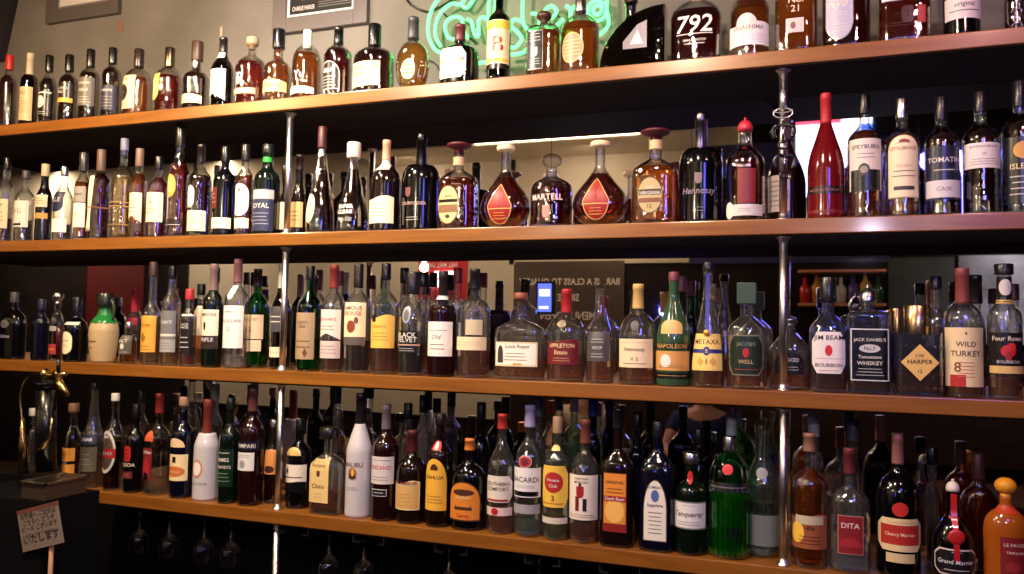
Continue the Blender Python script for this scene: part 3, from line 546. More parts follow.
B_(SE, 847, 882.5, 95, 'std', 'c', 'amber', ('screw', BK, .16, 1.1), [(142, 193, .88, 'rect', (220, 206, 196), [('t', 'SPEYBURN', .84, .9, .12, DK), fine(.6, .74, 2, .5), ('p', 0, .2, .86, .2, 'rect', (26, 26, 28)), ('p', -.1, .4, .3, .12, 'oval', (60, 56, 56)), ('p', -.1, .4, .2, .07, 'oval', (150, 140, 130))])], 'whisky', 'pale bottle with white label above a black panel, beside the red champagne bottle', lvl=.7)
B_(SE, 884.5, 920, 99, 'std', 'c', 'gold', ('screw', SVM, .17, 1.15), [(138, 200, .84, 'arch', (232, 214, 178), [('t', 'LITTLEROCK', .78, .92, .09, (120, 50, 40)), ('t', 'WHISKY', .5, .6, .06, TAN), fine(.3, .46, 2, .7), ('p', 0, .15, .6, .03, 'rect', (60, 50, 50)), ('p', 0, .9, .35, .03, 'half', (130, 60, 50))], dict(border=(214, 190, 150)))], 'whisky', 'golden bottle with tall arched cream label, between two dark-labelled bottles, second shelf', lvl=.7)
B_(SE, 924, 960, 97, 'std', 'c', 'dark', ('screw', (20, 18, 24), .2, 1.15), [(149, 202, .94, 'rect', (34, 34, 58), [('t', 'TOMATIN', .74, .95, .13, WH), ('f', .5, .6, 1, .5, SV), ('b', .04, .36, (206, 200, 204)), ('t', 'CASK', .2, .5, .1, GY)])], 'whisky', 'bottle with navy label of large white capitals and white lower half, second shelf', lvl=.72)
B_(SE, 962, 1000.5, 92, 'std', 'c', 'dark', ('screw', (22, 20, 24), .17, 1.15), [(146, 171, .94, 'rect', (226, 216, 210), [('t', 'BUNNAHABHAIN', .85, .8, .1, GY), ('t', 'QK', .55, .2, .1, GY), fine(.1, .4, 3, .7)])], 'whisky', 'dark bottle with plain white label set high on its body, second shelf', lvl=.72)
B_(SE, 1001, 1040, 81, 'std', 'c', 'dark', ('screw', (26, 24, 30), .2, 1.15), [(140, 206, .92, 'rect', (22, 20, 22), [('p', 0, .8, .5, .13, 'oval', (206, 150, 60)), ('t', 'ISLE OF', .56, .8, .1, (226, 206, 150)), fine(.1, .45, 4, .7, SV)])], 'whisky', 'bottle with black label and round gold emblem at the end of the second shelf', lvl=.72)

# ---------------- third shelf
B_(TH_, -4, 29, 292, 'round', 'k', None, ('screw', (60, 58, 66), .16, 1.2), [(320, 328, .4, 'oval', (90, 90, 96), []), (334, 338, .8, 'rect', None, [('t', 'Bulova', .5, .8, .9, (150, 146, 160), 0, .2)])], 'liqueur', 'round black flask with grey crest at the end of the third shelf', dep=.7)
B_(TH_, 31, 49, 299, 'std', 'kb', None, ('screw', (30, 30, 50), .18), [], 'liqueur', 'plain blue-black bottle beside the round black flask, third shelf')
B_(TH_, 49, 63, 291, 'round', 'c', 'dark', ('ball', SVM, .2, 1.1), [(344, 354, .9, 'rect', (150, 44, 46), [('f', .3, .7, 1, .6, (220, 150, 60))]), (326, 331, .9, 'top', (150, 148, 150), [])], 'whisky', 'small bottle with dull red label behind the brass beer tap, third shelf', lvl=.5)
B_(TH_, 63, 88, 297, 'squat', 'k', None, ('screw', BK, .3), [(331.5, 354, .62, 'pill', (236, 226, 190), [('t', 'D.O.M.', .6, .6, .16, (150, 110, 60)), fine(.3, .45, 2, .5, (190, 160, 110))], dict(off_u=-.1, border=(206, 190, 150))), (322, 325, .9, 'rect', (206, 200, 190), [])], 'liqueur', 'squat black bottle with cream oval label, beside the ceramic jug, third shelf', neck=.015)
def jugx(t, fm, zz):
    mb = MB(); m = flat((30, 110, 50), .15, 0, .6); fm.surf(mb, m, fm.h * .565, fm.h * .80, .0006, rings=8, capt=False, capb=False)
    for k in range(9):
        a = k * .7; z0 = fm.h * .57; mb.lathe([(z0 - .010 - .006 * (k % 3), .001), (z0 - .004, .005), (z0 + .003, .006)], m, fm.pt(0, a, 0) * .0 + Vector((fm.ring(z0)[0] * math.cos(a) * .93, fm.ring(z0)[0] * math.sin(a) * .93, 0)), 8)
    mb.build('green_glaze', t)
    mb = MB(); r = fm.r; pts = spline([(fm.neck * .9, 0, fm.h * .82), (r * .55, 0, fm.h * .90), (r * .85, 0, fm.h * .78), (r * .78, 0, fm.h * .62)], 6)
    mb.tube(pts, .005, flat((40, 60, 40), .2, 0, .5), 8); mb.build('handle', t)
B_(TH_, 88, 119, 293, 'jug', 'cer', None, ('screw', (24, 24, 22), .20, 1.5), [(339, 343, .6, 'rect', None, [('t', 'Tullamore', .5, .9, .8, (60, 50, 40))], dict(off_u=-.25)), (345, 349, .3, 'rect', None, [('t', 'Dew', .5, .9, .8, (120, 80, 50))], dict(off_u=-.3)), (333, 338, .16, 'oval', (170, 150, 120), [], dict(off_u=-.55))], 'whisky', 'cream ceramic jug with green glazed shoulder and handle', neck=.02, extra=jugx, cat='jug')
B_(TH_, 119, 137, 317, 'round', 'c', 'brown', ('screw', SVM, .16, 1.0), [(332, 353, .92, 'rect', (80, 76, 64), [('t', 'MALT', .7, .7, .2, WH), ('p', 0, .42, .25, .16, 'oval', WH), fine(.05, .2, 2, .6, SV)])], 'whisky', 'small round bottle with dark grey label beside the ceramic jug', lvl=.5, hmax=.15)
B_(TH_, 126, 142, 286, 'slim', 'c', 'mar', ('long', (150, 30, 48), .35, 1.2), [(318, 325, .9, 'rect', (170, 30, 60), [])], 'liqueur', 'red-capsuled bottle standing behind the small round grey-labelled one, third shelf', y=.2, lvl=.3)
B_(TH_, 141, 161, 262, 'long', 'c', 'gold', ('screw', (60, 40, 40), .14), [(316, 352, .95, 'rect', (232, 160, 60), [('t', 'Arran', .75, .7, .14, (120, 70, 20)), ('p', -.1, .4, .3, .14, 'dia', (150, 100, 30)), fine(.04, .2, 2, .6)])], 'whisky', 'clear-necked bottle with bright yellow-orange label, next to a grey-labelled one, third shelf', lvl=.3)
B_(TH_, 160.5, 180, 266, 'std', 'c', 'gold', ('screw', BK, .13), [(311, 352, .96, 'rect', (116, 114, 116), [('t', 'Stuart', .74, .85, .2, (206, 204, 204), 0, .3), ('b', .38, .44, WH), ('b', .0, .3, (160, 156, 156)), fine(.05, .25, 3, .7, (90, 90, 90))])], 'whisky', 'bottle with grey label bearing white script, third shelf', lvl=.2)
B_(TH_, 180, 196, 289, 'std', 'c', 'rose', ('screw', (170, 40, 50), .14), [(309, 354, .97, 'rect', (34, 26, 26), [('b', .84, .9, WH), ('t', 'BLACK\nWHITE', .62, .7, .2, WH), ('f', .1, .42, 3, .6, SV)])], 'whisky', 'narrow bottle with black label of white lines and red cap, third shelf', lvl=.25)
B_(TH_, 193, 206, 284, 'std', 'c', 'brown', ('screw', BK, .14), [(306, 348, .95, 'rect', (206, 190, 170), [('b', 0, .3, (150, 84, 40))])], 'whisky', 'bottle with cream over brown label, tucked behind two others on the third shelf', lvl=.2, y=.12)
B_(TH_, 201.5, 222.5, 264, 'std', 'kg', None, ('long', (130, 104, 104), .28, 1.1), [(310, 349, .96, 'rect', (232, 222, 200), [('t', 'JAMESON', .86, .92, .12, DK), ('p', -.1, .58, .1, .1, 'shield', DK), ('b', 0, .34, (50, 38, 38)), ('t', 'TRIPLE', .24, .8, .1, WH)])], 'whisky', 'dark green bottle with cream label turning black at its foot, third shelf')
B_(TH_, 223, 249, 259, 'std', 'c', 'clear', ('long', (120, 78, 84), .22, 1.15), [(306, 348, .94, 'rect', (236, 230, 226), [('t', 'MACALLAN', .64, .92, .09, GY), ('t', '12', .44, .2, .1, GY), ('f', .8, .9, 1, .3, GY)]), (286, 300, .36, 'shield', (236, 234, 236), [])], 'whisky', 'empty clear bottle with tall white label and white shoulder badge, third shelf', lvl=.12)
B_(TH_, 243.5, 268.5, 269, 'std', 'g', 'green', ('long', (40, 26, 26), .18, 1.15), [(315, 339, .94, 'rect', (226, 196, 160), [('t', 'GLENLIVET', .8, .8, .14, (130, 100, 80)), ('t', '12', .4, .25, .2, (150, 90, 60))]), (340, 351, .88, 'rect', (232, 206, 170), [('f', .2, .8, 2, .6, TAN)])], 'whisky', 'bright green bottle with peach label above a smaller one, third shelf', lvl=.14, y=.13)
B_(TH_, 270, 291, 264, 'slim', 'dg', 'green', ('long', (190, 190, 186), .26, 1.05), [(307, 332, .95, 'rect', (70, 66, 72), [('f', .3, .7, 2, .8, WH)]), (347, 357, .95, 'rect', (226, 216, 190), [('f', .3, .7, 1, .4, TAN)])], 'whisky', 'green bottle with silver-white neck foil behind the chrome post, third shelf', lvl=.2, y=.10)
B_(TH_, 296, 321, 266, 'std', 'g', 'green', ('screw', BK, .14, 1.15), [(313, 359, .86, 'rect', (164, 140, 108), [('t', 'CUTTY\n1832', .74, .6, .28, (60, 44, 34)), ('f', .2, .45, 2, .7, (110, 80, 56)), ('p', .3, .14, .2, .1, 'dia', (110, 60, 40))])], 'whisky', 'green bottle with brown kraft paper label, just past the chrome post, third shelf', lvl=.1)
B_(TH_, 320.5, 344.5, 265, 'std', 'c', 'amber', ('long', (120, 42, 36), .22, 1.15), [(310, 340, .95, 'vee', (228, 216, 206), [('t', "DEWAR'S", .68, .8, .16, (150, 60, 60)), fine(.3, .5, 2, .5)]), (341, 358, .95, 'rect', (214, 190, 184), [('f', .2, .8, 3, .7, (150, 120, 120))])], 'whisky', 'clear bottle with white upper and pinkish lower labels and rust red cap, third shelf', lvl=.3)
B_(TH_, 344, 370, 264, 'std', 'c', 'dark', ('screw', (30, 20, 20), .22, 1.2), [(303, 337, .93, 'rect', (232, 214, 176), [('t', 'FAMOUS', .84, .9, .12, DK), ('t', 'GROUSE', .68, .9, .12, (150, 40, 34)), ('p', 0, .3, .3, .18, 'oval', (130, 60, 40)), ('p', .35, .48, .14, .1, 'oval', (130, 60, 40))]), (337, 345, .93, 'rect', (90, 80, 76), [])], 'whisky', 'bottle whose cream label shows a small brown bird, third shelf', lvl=.3)
B_(TH_, 371, 398, 263.6, 'std', 'c', 'amber', ('screw', BK, .15, 1.2), [(315, 348, .96, 'wave', (236, 186, 84), [('p', -.35, .88, .16, .1, 'rect', BK), ('t', 'GRANTS', .64, .6, .1, (150, 110, 40)), fine(.2, .5, 3, .6, (180, 130, 60))])], 'whisky', 'bottle with bright yellow label and tiny black square, third shelf', lvl=.28)
B_(TH_, 398, 425, 272, 'round', 'c', 'dark', ('flatc', (26, 24, 28), .22, 1.1), [(331, 353, .9, 'rect', (28, 24, 26), [('t', 'BLACK', .82, .9, .22, WH), ('t', 'VELVET', .6, .9, .22, WH), ('b', .34, .4, (190, 150, 130)), fine(.06, .26, 2, .6, SV)]), (307, 324, .34, 'oval', (150, 150, 154), [('p', 0, .5, .6, .36, 'oval', (90, 90, 96))], dict(border=SVM))], 'whisky', 'bottle with silver medallion above a black label, third shelf', lvl=.3)
B_(TH_, 428, 456, 271, 'std', 'kr', None, ('long', (34, 26, 30), .36, 1.2), [(322, 356, .94, 'rect', (232, 224, 218), [('f', .7, .8, 1, .6, GY), ('t', 'Old', .56, .4, .16, (120, 110, 110), 0, .3), fine(.15, .4, 2, .5)]), (296, 300, 1.0, 'rect', SV, [])], 'whisky', 'black bottle with plain white label and black capsule, third shelf')
B_(TH_, 457, 490, 269, 'std', 'c', 'brown', ('long', (30, 26, 30), .19, 1.3), [(337, 350, .95, 'rect', (228, 206, 170), [('f', .3, .7, 2, .7, TAN)]), (320, 335, .5, 'rect', (196, 180, 150), [], dict(off_u=.4))], 'whisky', 'clear bottle with a broad cream belt label, beside the wide cork-topped decanter, third shelf', lvl=.3)
B_(TH_, 494, 546, 292.7, 'squat', 'c', 'brown', ('cork', (130, 70, 50), .12, 1.1), [(342, 366, .86, 'rect', (236, 226, 212), [('p', -.72, .5, .14, .36, 'tomb', (60, 50, 50)), ('t', 'Louis Royer', .8, .6, .2, DK, .1), fine(.2, .6, 3, .55), ('p', .1, .1, .2, .04, 'rect', GD)], dict(border=(214, 196, 160)))], 'bourbon', 'wide clear decanter with cork and white label showing a standing figure, third shelf', lvl=.24, dep=.55, n=3)
B_(TH_, 547, 585, 289, 'round', 'c', 'brown', ('long', (160, 34, 40), .26, 1.1), [(339, 364, .82, 'wave', (104, 22, 28), [('t', 'APPLETON', .74, .85, .2, (226, 200, 150)), ('t', 'Estate', .48, .6, .16, (226, 200, 150)), fine(.1, .3, 2, .5, (200, 160, 110))]), (320, 328, .26, 'oval', (120, 110, 90), [], dict(border=GDM))], 'rum', 'clear bottle with red capsule and dark red label, third shelf', lvl=.2)
B_(TH_, 586, 614, 280.5, 'cone2', 'c', 'brown', ('ball', glass(GL['c']), .1, .9), [(332, 361, .82, 'rect', (70, 66, 66), [('t', 'VSOP', .46, .5, .14, SV), ('f', .6, .8, 2, .5, SV), fine(.1, .3, 2, .5, SV)])], 'cognac', 'tapering clear bottle with plain dark grey label, third shelf', lvl=.2)
B_(TH_, 618.5, 657, 284, 'dome', 'c', 'brown', ('long', (206, 170, 100), .25, 1.25), [(339, 367, .86, 'rect', (232, 210, 174), [('f', .82, .92, 1, .7, TAN), ('t', 'Hennessy', .62, .9, .18, (70, 50, 44)), ('t', 'V. S', .3, .4, .12, DB), fine(.08, .2, 1, .6)]), (321, 331, .24, 'oval', (70, 70, 74), [])], 'cognac', 'clear round-shouldered bottle with gold capsule and cream label, third shelf', lvl=.24)
B_(TH_, 656, 690.5, 272, 'champ', ('o', (46, 74, 50)), None, ('screw', (110, 50, 60), .08, 1.15), [(351, 370, .96, 'rect', (206, 150, 80), [('p', -.25, .5, .26, .34, 'oval', (226, 222, 214)), ('f', .1, .3, 2, .7, DB)]), (343, 349, .97, 'rect', (24, 20, 22), [('t', 'NAPOLEON', .5, .9, .8, GD)]), (372, 378, .97, 'rect', (24, 20, 22), [('f', .3, .7, 1, .7, GD)]), (320, 334, .7, 'tomb', (206, 170, 100), [])], 'brandy', 'frosted green bottle with gold label and black bands, third shelf')
def ribbon(t, fm, zz):
    mb = MB(); n = 16; vs = []; fs = []; z0 = zz(331); z1 = zz(274)
    for i in range(n + 1):
        z = z0 + (z1 - z0) * i / n
        for u in (-.0045, .0045): vs.append(fm.front(u, z, .0012))
    for i in range(n): fs.append((2 * i, 2 * i + 1, 2 * i + 3, 2 * i + 2))
    mb.add(vs, fs, flat((40, 50, 150), .4)); z = zz(333); p = fm.front(0, z, .003)
    mb.lathe([(0, .004), (.002, .009), (.004, .008)], flat((214, 150, 50), .35, .5), p, 12, (0, -1, 0)); mb.build('blue_ribbon', t)
B_(TH_, 691, 725, 262, 'cone', 'c', 'brown', ('screw', (26, 24, 34), .07, 1.2), [(334, 370, .93, 'rect', (236, 200, 110), [('t', 'METAXA', .78, .9, .15, (60, 30, 40)), ('b', .47, .58, (36, 42, 110)), ('p', 0, .53, .2, .12, 'oval', (36, 42, 110)), ('t', '5', .53, .1, .1, (236, 200, 110)), ('p', -.35, .25, .2, .12, 'dia', GD), ('p', .35, .25, .2, .12, 'dia', GD), ('t', '1', .25, .1, .14, DB)])], 'brandy', 'tall conical bottle with blue ribbon down its neck and yellow label', lvl=.18, extra=ribbon)
B_(TH_, 726.5, 767, 283, 'squat', 'c', 'brown', ('box', (46, 66, 52), .2, 1.2), [(335, 375, .82, 'oct', (34, 44, 36), [('t', "JACOB'S", .76, .7, .12, (120, 130, 110)), ('p', 0, .56, .16, .12, 'oval', RD), ('t', 'WELL', .34, .6, .1, (180, 150, 110)), ('f', .1, .2, 1, .6, (150, 50, 50))], dict(border=(110, 110, 90)))], 'bourbon', 'clear shouldered decanter with eight-sided dark green label and red seal', lvl=.2, dep=.8, neck=.017)
B_(TH_, 768, 811, 316, 'mal', 'c', 'brown', ('ball', SVM, .14, 1.0), [(352, 374, .66, 'tomb', (22, 20, 24), [('t', 'WOOD', .66, .7, .24, WH), ('f', .15, .4, 2, .6, SV)])], 'bourbon', 'low clear decanter with black arched label behind the chrome post, third shelf', lvl=.2, dep=.7, y=.10)
B_(TH_, 810.5, 846, 277, 'squat', 'cb', 'brown', ('screw', (20, 18, 24), .22, 1.35), [(332, 373, .94, 'oct', (226, 216, 214), [('t', 'JIM BEAM', .84, .9, .18, BK), ('p', 0, .55, .22, .13, 'oval', (196, 30, 40)), ('f', .33, .38, 1, .8, GY), ('t', 'BOURBON', .2, .8, .14, (60, 56, 60)), fine(.04, .1, 1, .6)])], 'bourbon', 'square-shouldered bottle with white label and round red seal', lvl=.16, n=3.2, dep=.9, neck=.015)
B_(TH_, 847, 889.5, 284, 'box', 'cb', 'brown', ('dome', (190, 192, 200, 1), .19, .72), [(329, 380, .90, 'rect', BK, [('t', "JACK DANIEL'S", .78, .84, .13, WH), ('p', 0, .62, .55, .08, 'oval', (190, 190, 190)), ('t', 'No.7', .62, .35, .07, BK), ('t', 'Tennessee', .46, .6, .09, WH), ('t', 'WHISKEY', .34, .66, .09, WH), ('f', .08, .26, 3, .72, SV)], dict(border=(206, 204, 204)))], 'whiskey', 'square bottle with ornate black and white label and chrome domed top', lvl=.12, n=6, dep=1.0, neck=.019)
def cuts(t, fm, zz):
    m = glass(GL['cb'], .6)
    for j in range(4):
        for i in range(-3, 4):
            z = fm.h * (.09 + .15 * j); u = i * fm.r * .29
            if abs(u) / (.8 * fm.r) + abs(z - fm.h * .31) / (.22 * fm.h) < 1.25: continue
            p = fm.front(u, z, .001); mb = MB(); mb.lathe([(0, .0048), (.0009, .0026), (.0012, .0004)], m, p, 6, (0, -1, 0)); mb.build('cut_facet', t)
B_(TH_, 894, 941, 305, 'box', 'cb', 'brown', ('screw', (196, 164, 120, 1), .34, 1.85), [(344, 380, .82, 'dia', (222, 180, 100), [('t', 'I.W', .68, .24, .1, BK), ('t', 'HARPER', .52, .66, .12, BK), ('t', '12', .26, .16, .09, DB)])], 'bourbon', 'square cut-glass bottle with golden diamond label and tall bronze cap', lvl=.34, n=6, dep=.9, neck=.017, extra=cuts)
B_(TH_, 890, 904, 308, 'box', 'cb', 'dark', ('screw', (190, 160, 116, 1), .33, 1.35), [], 'bourbon', 'bottle with bronze cylindrical cap half hidden behind the diamond-labelled one', lvl=.6, n=5, y=.135, neck=.013)
B_(TH_, 925, 948, 276.5, 'slim', 'c', 'amber', ('screw', (22, 20, 22), .11, 1.1), [(326, 372, .9, 'rect', (110, 90, 60), [fine(.1, .9, 5, .6)])], 'whisky', 'dark-capped bottle standing behind the cream numbered label bottle, third shelf', lvl=.3, y=.15)
B_(TH_, 967, 986, 275, 'slim', 'c', 'brown', ('long', (22, 20, 24), .24, 1.2), [(330, 372, .9, 'rect', (60, 50, 44), [fine(.1, .9, 5, .6, GD)])], 'whisky', 'black-capsuled bottle behind and between two large labelled ones, third shelf', lvl=.3, y=.15)
B_(TH_, 943, 983, 268, 'std', 'c', 'brown', ('long', (130, 62, 56), .28, 1.25), [(328, 386, .95, 'rect', (232, 208, 160), [('p', 0, .9, .05, .03, 'dia', DB), ('t', 'WILD', .72, .55, .15, (60, 34, 30)), ('t', 'TURKEY', .56, .8, .15, (60, 34, 30)), ('t', '8', .33, .2, .2, (120, 70, 40), -.35), ('p', -.35, .1, .32, .1, 'rect', (176, 40, 36)), ('f', .14, .44, 5, .35, (206, 110, 80))])], 'bourbon', 'bottle with large cream label, a single numeral and a red corner patch', lvl=.16)
B_(TH_, 987, 1023, 264, 'stout', 'c', 'brown', ('screw', (24, 22, 24), .08, 1.3), [(333, 374, .93, 'rect', (26, 20, 22), [('t', 'Four Roses', .86, .92, .15, (226, 214, 190)), ('p', 0, .56, .36, .15, 'oval', (190, 30, 34)), ('p', .15, .66, .2, .1, 'oval', (200, 40, 40)), ('p', 0, .42, .14, .12, 'vee', (150, 30, 30)), ('t', 'BOURBON', .3, .7, .08, SV), ('b', .02, .2, (214, 180, 110))]), (277, 304, 1.0, 'rect', (26, 24, 26), [('p', 0, .6, .6, .3, 'oval', WH), ('b', 0, .14, GD)])], 'bourbon', 'bottle with black label, red flower and a white seal on its neck', lvl=.16, neck=.016)

# ---------------- lowest shelf
B_(BO, 62, 81, 403, 'dome', 'c', 'amber', ('cork', (110, 80, 60), .18, 1.1), [(447, 472, .92, 'rect', (226, 150, 60), [('b', .36, .48, BK), ('t', 'XO', .42, .4, .1, WH)])], 'liqueur', 'round-shouldered bottle with orange label crossed by a black stripe, beside the drip tray', lvl=.4)
B_(BO, 80, 104, 382, 'cone2', 'c', 'brown', ('screw', (40, 34, 40), .07), [(446, 470, .94, 'rect', (92, 86, 70), [fine(.2, .8, 3, .6, (130, 124, 100))]), (434, 443, .96, 'rect', (30, 30, 60), [('t', 'CYNAR', .5, .8, .7, (200, 200, 220))])], 'vodka', 'tall tapering clear bottle with navy band over drab label, lowest shelf', lvl=.3)
B_(BO, 103, 123, 393, 'slim', 'c', 'dark', ('screw', (210, 206, 200), .08), [(430, 472, .9, 'oval', (206, 200, 190), [('p', 0, .5, .8, .42, 'oval', (90, 70, 60)), ('b', .36, .58, (170, 34, 34)), ('t', 'NETO', .47, .8, .14, WH)], dict(off_u=-.1))], 'liqueur', 'bottle with large round white-ringed label crossed in red, lowest shelf', lvl=.5)
B_(BO, 123.5, 144.5, 404, 'round', 'k', None, ('screw', BK, .15), [(445, 460, .4, 'oct', (176, 34, 36), [('f', .1, .9, 3, .6, BK)]), (460, 467, .9, 'rect', None, [('t', 'ROSOA', .5, .9, .8, (220, 206, 180))]), (470, 477, .6, 'rect', (96, 30, 34), [('f', .2, .8, 2, .7, (200, 130, 110))])], 'liqueur', 'black bottle with small red square and pale lettering, lowest shelf')
B_(BO, 145, 170, 393, 'squat', 'c', 'clear', ('long', (120, 34, 34), .2, 1.15), [(447, 478, .6, 'rect', (120, 30, 40), [('t', 'Urban', .88, .85, .2, WH), ('p', 0, .35, .6, .3, 'oval', (170, 34, 44)), ('p', 0, .12, .5, .12, 'half', BK)], dict(off_u=-.3)), (430, 440, .5, 'half', (206, 90, 50), [], dict(off_u=-.2))], 'vodka', 'clear bottle with dark red label and rust cap, lowest shelf', n=3)
B_(BO, 170, 193.5, 396.5, 'std', 'kb', None, ('cork', (150, 120, 100), .15, 1.0), [(453, 479, .95, 'rect', (230, 206, 160), [('p', 0, .78, .14, .13, 'vee', BK), ('p', 0, .35, .8, .2, 'oval', (200, 110, 50)), ('t', 'CURACAO', .34, .6, .1, WH)]), (437, 446, .8, 'half', (226, 196, 150), [])], 'rum', 'blue-black bottle with cream collar and orange and cream label, lowest shelf')
B_(BO, 193, 219, 399, 'mal', 'w', None, ('long', (110, 44, 34), .37, 1.25), [(458, 476, .5, 'oval', (196, 130, 100), [('p', 0, .5, .75, .38, 'oval', (236, 226, 220))], dict(off_u=-.1)), (479, 484, .8, 'rect', None, [('t', 'RUM CREAM', .5, .9, .8, (150, 140, 150))])], 'liqueur', 'opaque white bottle with long rust brown capsule, lowest shelf')
B_(BO, 218, 239, 398, 'std', 'kg', None, ('screw', (18, 22, 20), .1), [(448, 485, .9, 'rect', (18, 40, 26), [('f', .86, .94, 1, .6, WH), ('t', 'JAMES', .7, .9, .13, WH), ('t', 'HARVEYS', .52, .9, .1, WH), fine(.1, .4, 3, .7, (100, 140, 110))])], 'sherry', 'black-green bottle with white lettered green label, beside the white bottle, lowest shelf')
B_(BO, 238, 263.5, 388, 'std', 'kr', None, ('long', (90, 50, 46), .2, 1.2), [(451, 469, .78, 'rect', (220, 216, 214), [('p', -.1, .35, .3, .22, 'oval', (150, 150, 160)), ('f', .7, .9, 2, .6, GY)]), (440, 449, .96, 'rect', (24, 24, 40), [('t', 'CAMPARI', .5, .9, .8, WH)])], 'liqueur', 'dark bottle with white capitals above a square white label, lowest shelf')
B_(BO, 264, 281, 419, 'round', 'c', 'dark', ('screw', SVM, .1), [(449, 473, .95, 'rect', (230, 150, 80), [('p', .1, .2, .5, .15, 'oval', DB)])], 'liqueur', 'bottle with orange label partly behind the chrome post, lowest shelf', lvl=.4, y=.10)
B_(BO, 286, 311, 419, 'std', 'k', None, ('screw', BK, .14), [(463, 488, .95, 'rect', (226, 214, 196), [('p', -.4, .75, .16, .14, 'dia', DK), ('f', .4, .6, 1, .7, DK), ('p', 0, .12, .98, .22, 'wave', BK)]), (446, 454, .7, 'half', (206, 170, 100), [])], 'liqueur', 'black bottle whose white label shows a dark skyline, past the chrome post, lowest shelf', y=.085)
B_(BO, 310, 345.5, 427, 'flat', 'c', 'amber', ('flatc', (22, 18, 20), .13, 1.35), [(458, 501, .68, 'rect', (222, 192, 130), [('t', 'Amaro', .86, .7, .1, (110, 70, 50)), ('p', 0, .66, .16, .07, 'shield', (90, 50, 40)), ('t', 'Claro', .38, .6, .12, (100, 60, 40)), fine(.08, .24, 2, .4, TAN)], dict(off_u=-.26))], 'liqueur', 'square clear flask with black round stopper and tall parchment label, lowest shelf', lvl=.26, n=4, dep=.6)
B_(BO, 345.5, 372, 393, 'mal', 'w', None, ('long', (28, 22, 26), .28, 1.2), [(458, 468, .85, 'rect', None, [('t', 'MALIBU', .5, .9, .85, (110, 60, 60))]), (466, 478, .36, 'oval', (150, 96, 50), [('p', 0, .35, .8, .25, 'half', (60, 40, 40)), ('p', .1, .6, .3, .3, 'oval', (230, 170, 70))]), (484, 489, .6, 'rect', None, [fine(.1, .9, 2, .8, GY)])], 'rum', 'white bottle with black cap and small palm sunset picture, lowest shelf')
B_(BO, 371.5, 398, 404, 'std', 'kr', None, ('long', (104, 94, 98), .22, 1.15), [(455, 482, .93, 'rect', (206, 196, 196), [('t', 'CINZANO', .6, .92, .3, (176, 44, 54)), ('f', .1, .3, 2, .6, GY), ('f', .82, .92, 1, .8, GY)]), (487, 494, .6, 'rect', (30, 30, 50), [('f', .3, .7, 1, .6, WH)], dict(border=WH))], 'vermouth', 'dark bottle with white label of red capitals and a grey capsule, lowest shelf')
B_(BO, 396, 426.5, 430, 'round', 'kbr', None, ('long', (76, 22, 24), .24, 1.3), [(478, 507, .86, 'wave', (206, 164, 100), [('t', 'DRAMBUIE', .9, .92, .14, (110, 40, 34)), ('b', .82, .84, WH), ('f', .1, .6, 4, .5, (190, 146, 84))], dict(border=(232, 214, 170)))], 'liqueur', 'brown-black bottle with tan label edged in white and dark red cap, lowest shelf')
B_(BO, 426, 452, 413.5, 'std', 'kbr', None, ('screw', (30, 14, 16), .1, 1.3), [(457, 508, .86, 'tomb', (226, 170, 60), [('t', 'KAHLUA', .64, .85, .12, DK), ('f', .12, .3, 3, .7, (150, 90, 30)), ('p', 0, .84, .3, .06, 'half', DB)]), (440, 449, .7, 'half', (190, 40, 40), [('p', 0, .5, .4, .4, 'half', WH)])], 'liqueur', 'dark bottle with tall yellow arched label and red crown badge, lowest shelf')
B_(BO, 450, 487, 438.5, 'round', 'k', None, ('long', (206, 120, 50), .13, 1.05), [(479, 518, .86, 'tomb', (206, 124, 44), [('p', 0, .72, .6, .08, 'oval', (70, 40, 24)), ('p', 0, .38, .5, .1, 'half', (70, 40, 24)), ('p', 0, .42, .4, .06, 'half', (206, 124, 44)), ('t', 'Borghetti', .58, .5, .12, (226, 200, 150)), ('t', 'Sierra', .14, .55, .1, (176, 40, 30))], dict(border=(60, 34, 20)))], 'liqueur', 'squat black bottle with orange arched label and orange cap, lowest shelf', dep=.8)
B_(BO, 487.6, 515, 413.5, 'slim', 'c', 'brown', ('long', (170, 50, 34), .13, 1.2), [(474, 500, .94, 'oct', (216, 206, 196), [('t', 'SOUTHERN\nCOMFORT', .6, .92, .52, (40, 34, 40)), ('b', .04, .12, (150, 40, 40), .7)]), (505, 513, .95, 'rect', (214, 190, 184), [('p', -.1, .5, .22, .45, 'oval', RD)])], 'liqueur', 'clear bottle with white two-word label and orange-red cap, lowest shelf', lvl=.2)
B_(BO, 514.5, 543, 405, 'round', 'cg', 'clear', ('long', (156, 150, 186), .17, 1.25), [(466, 495, .95, 'rect', (222, 218, 220), [('t', 'BACARDI', .60, .95, .2, (50, 40, 50)), ('f', .3, .42, 2, .6, GY), ('p', 0, .12, .8, .08, 'rect', BK)]), (454, 466, .48, 'oval', (170, 34, 40), [('p', 0, .5, .5, .3, 'oval', (90, 20, 30))], dict(border=WH)), (502, 511, .93, 'rect', (150, 148, 150), [])], 'rum', 'clear bottle with lavender cap and red round crest above white label, lowest shelf', lvl=.12)
B_(BO, 543, 570, 416, 'std', 'cg', 'pale', ('screw', (150, 124, 96), .14, 1.1), [(464, 505, .94, 'oct', (226, 186, 70), [('p', 0, .6, .62, .25, 'oval', (170, 40, 40)), ('t', 'Havana', .66, .5, .12, WH), ('t', 'Club', .52, .35, .12, WH), ('t', '3', .22, .12, .14, (60, 40, 40)), ('f', .05, .14, 1, .7, RD)]), (444, 450, .8, 'half', (226, 200, 120), []), (515, 521, .93, 'rect', (206, 196, 180), [])], 'rum', 'clear bottle with yellow label and red disc, tan cap, lowest shelf', lvl=.14)
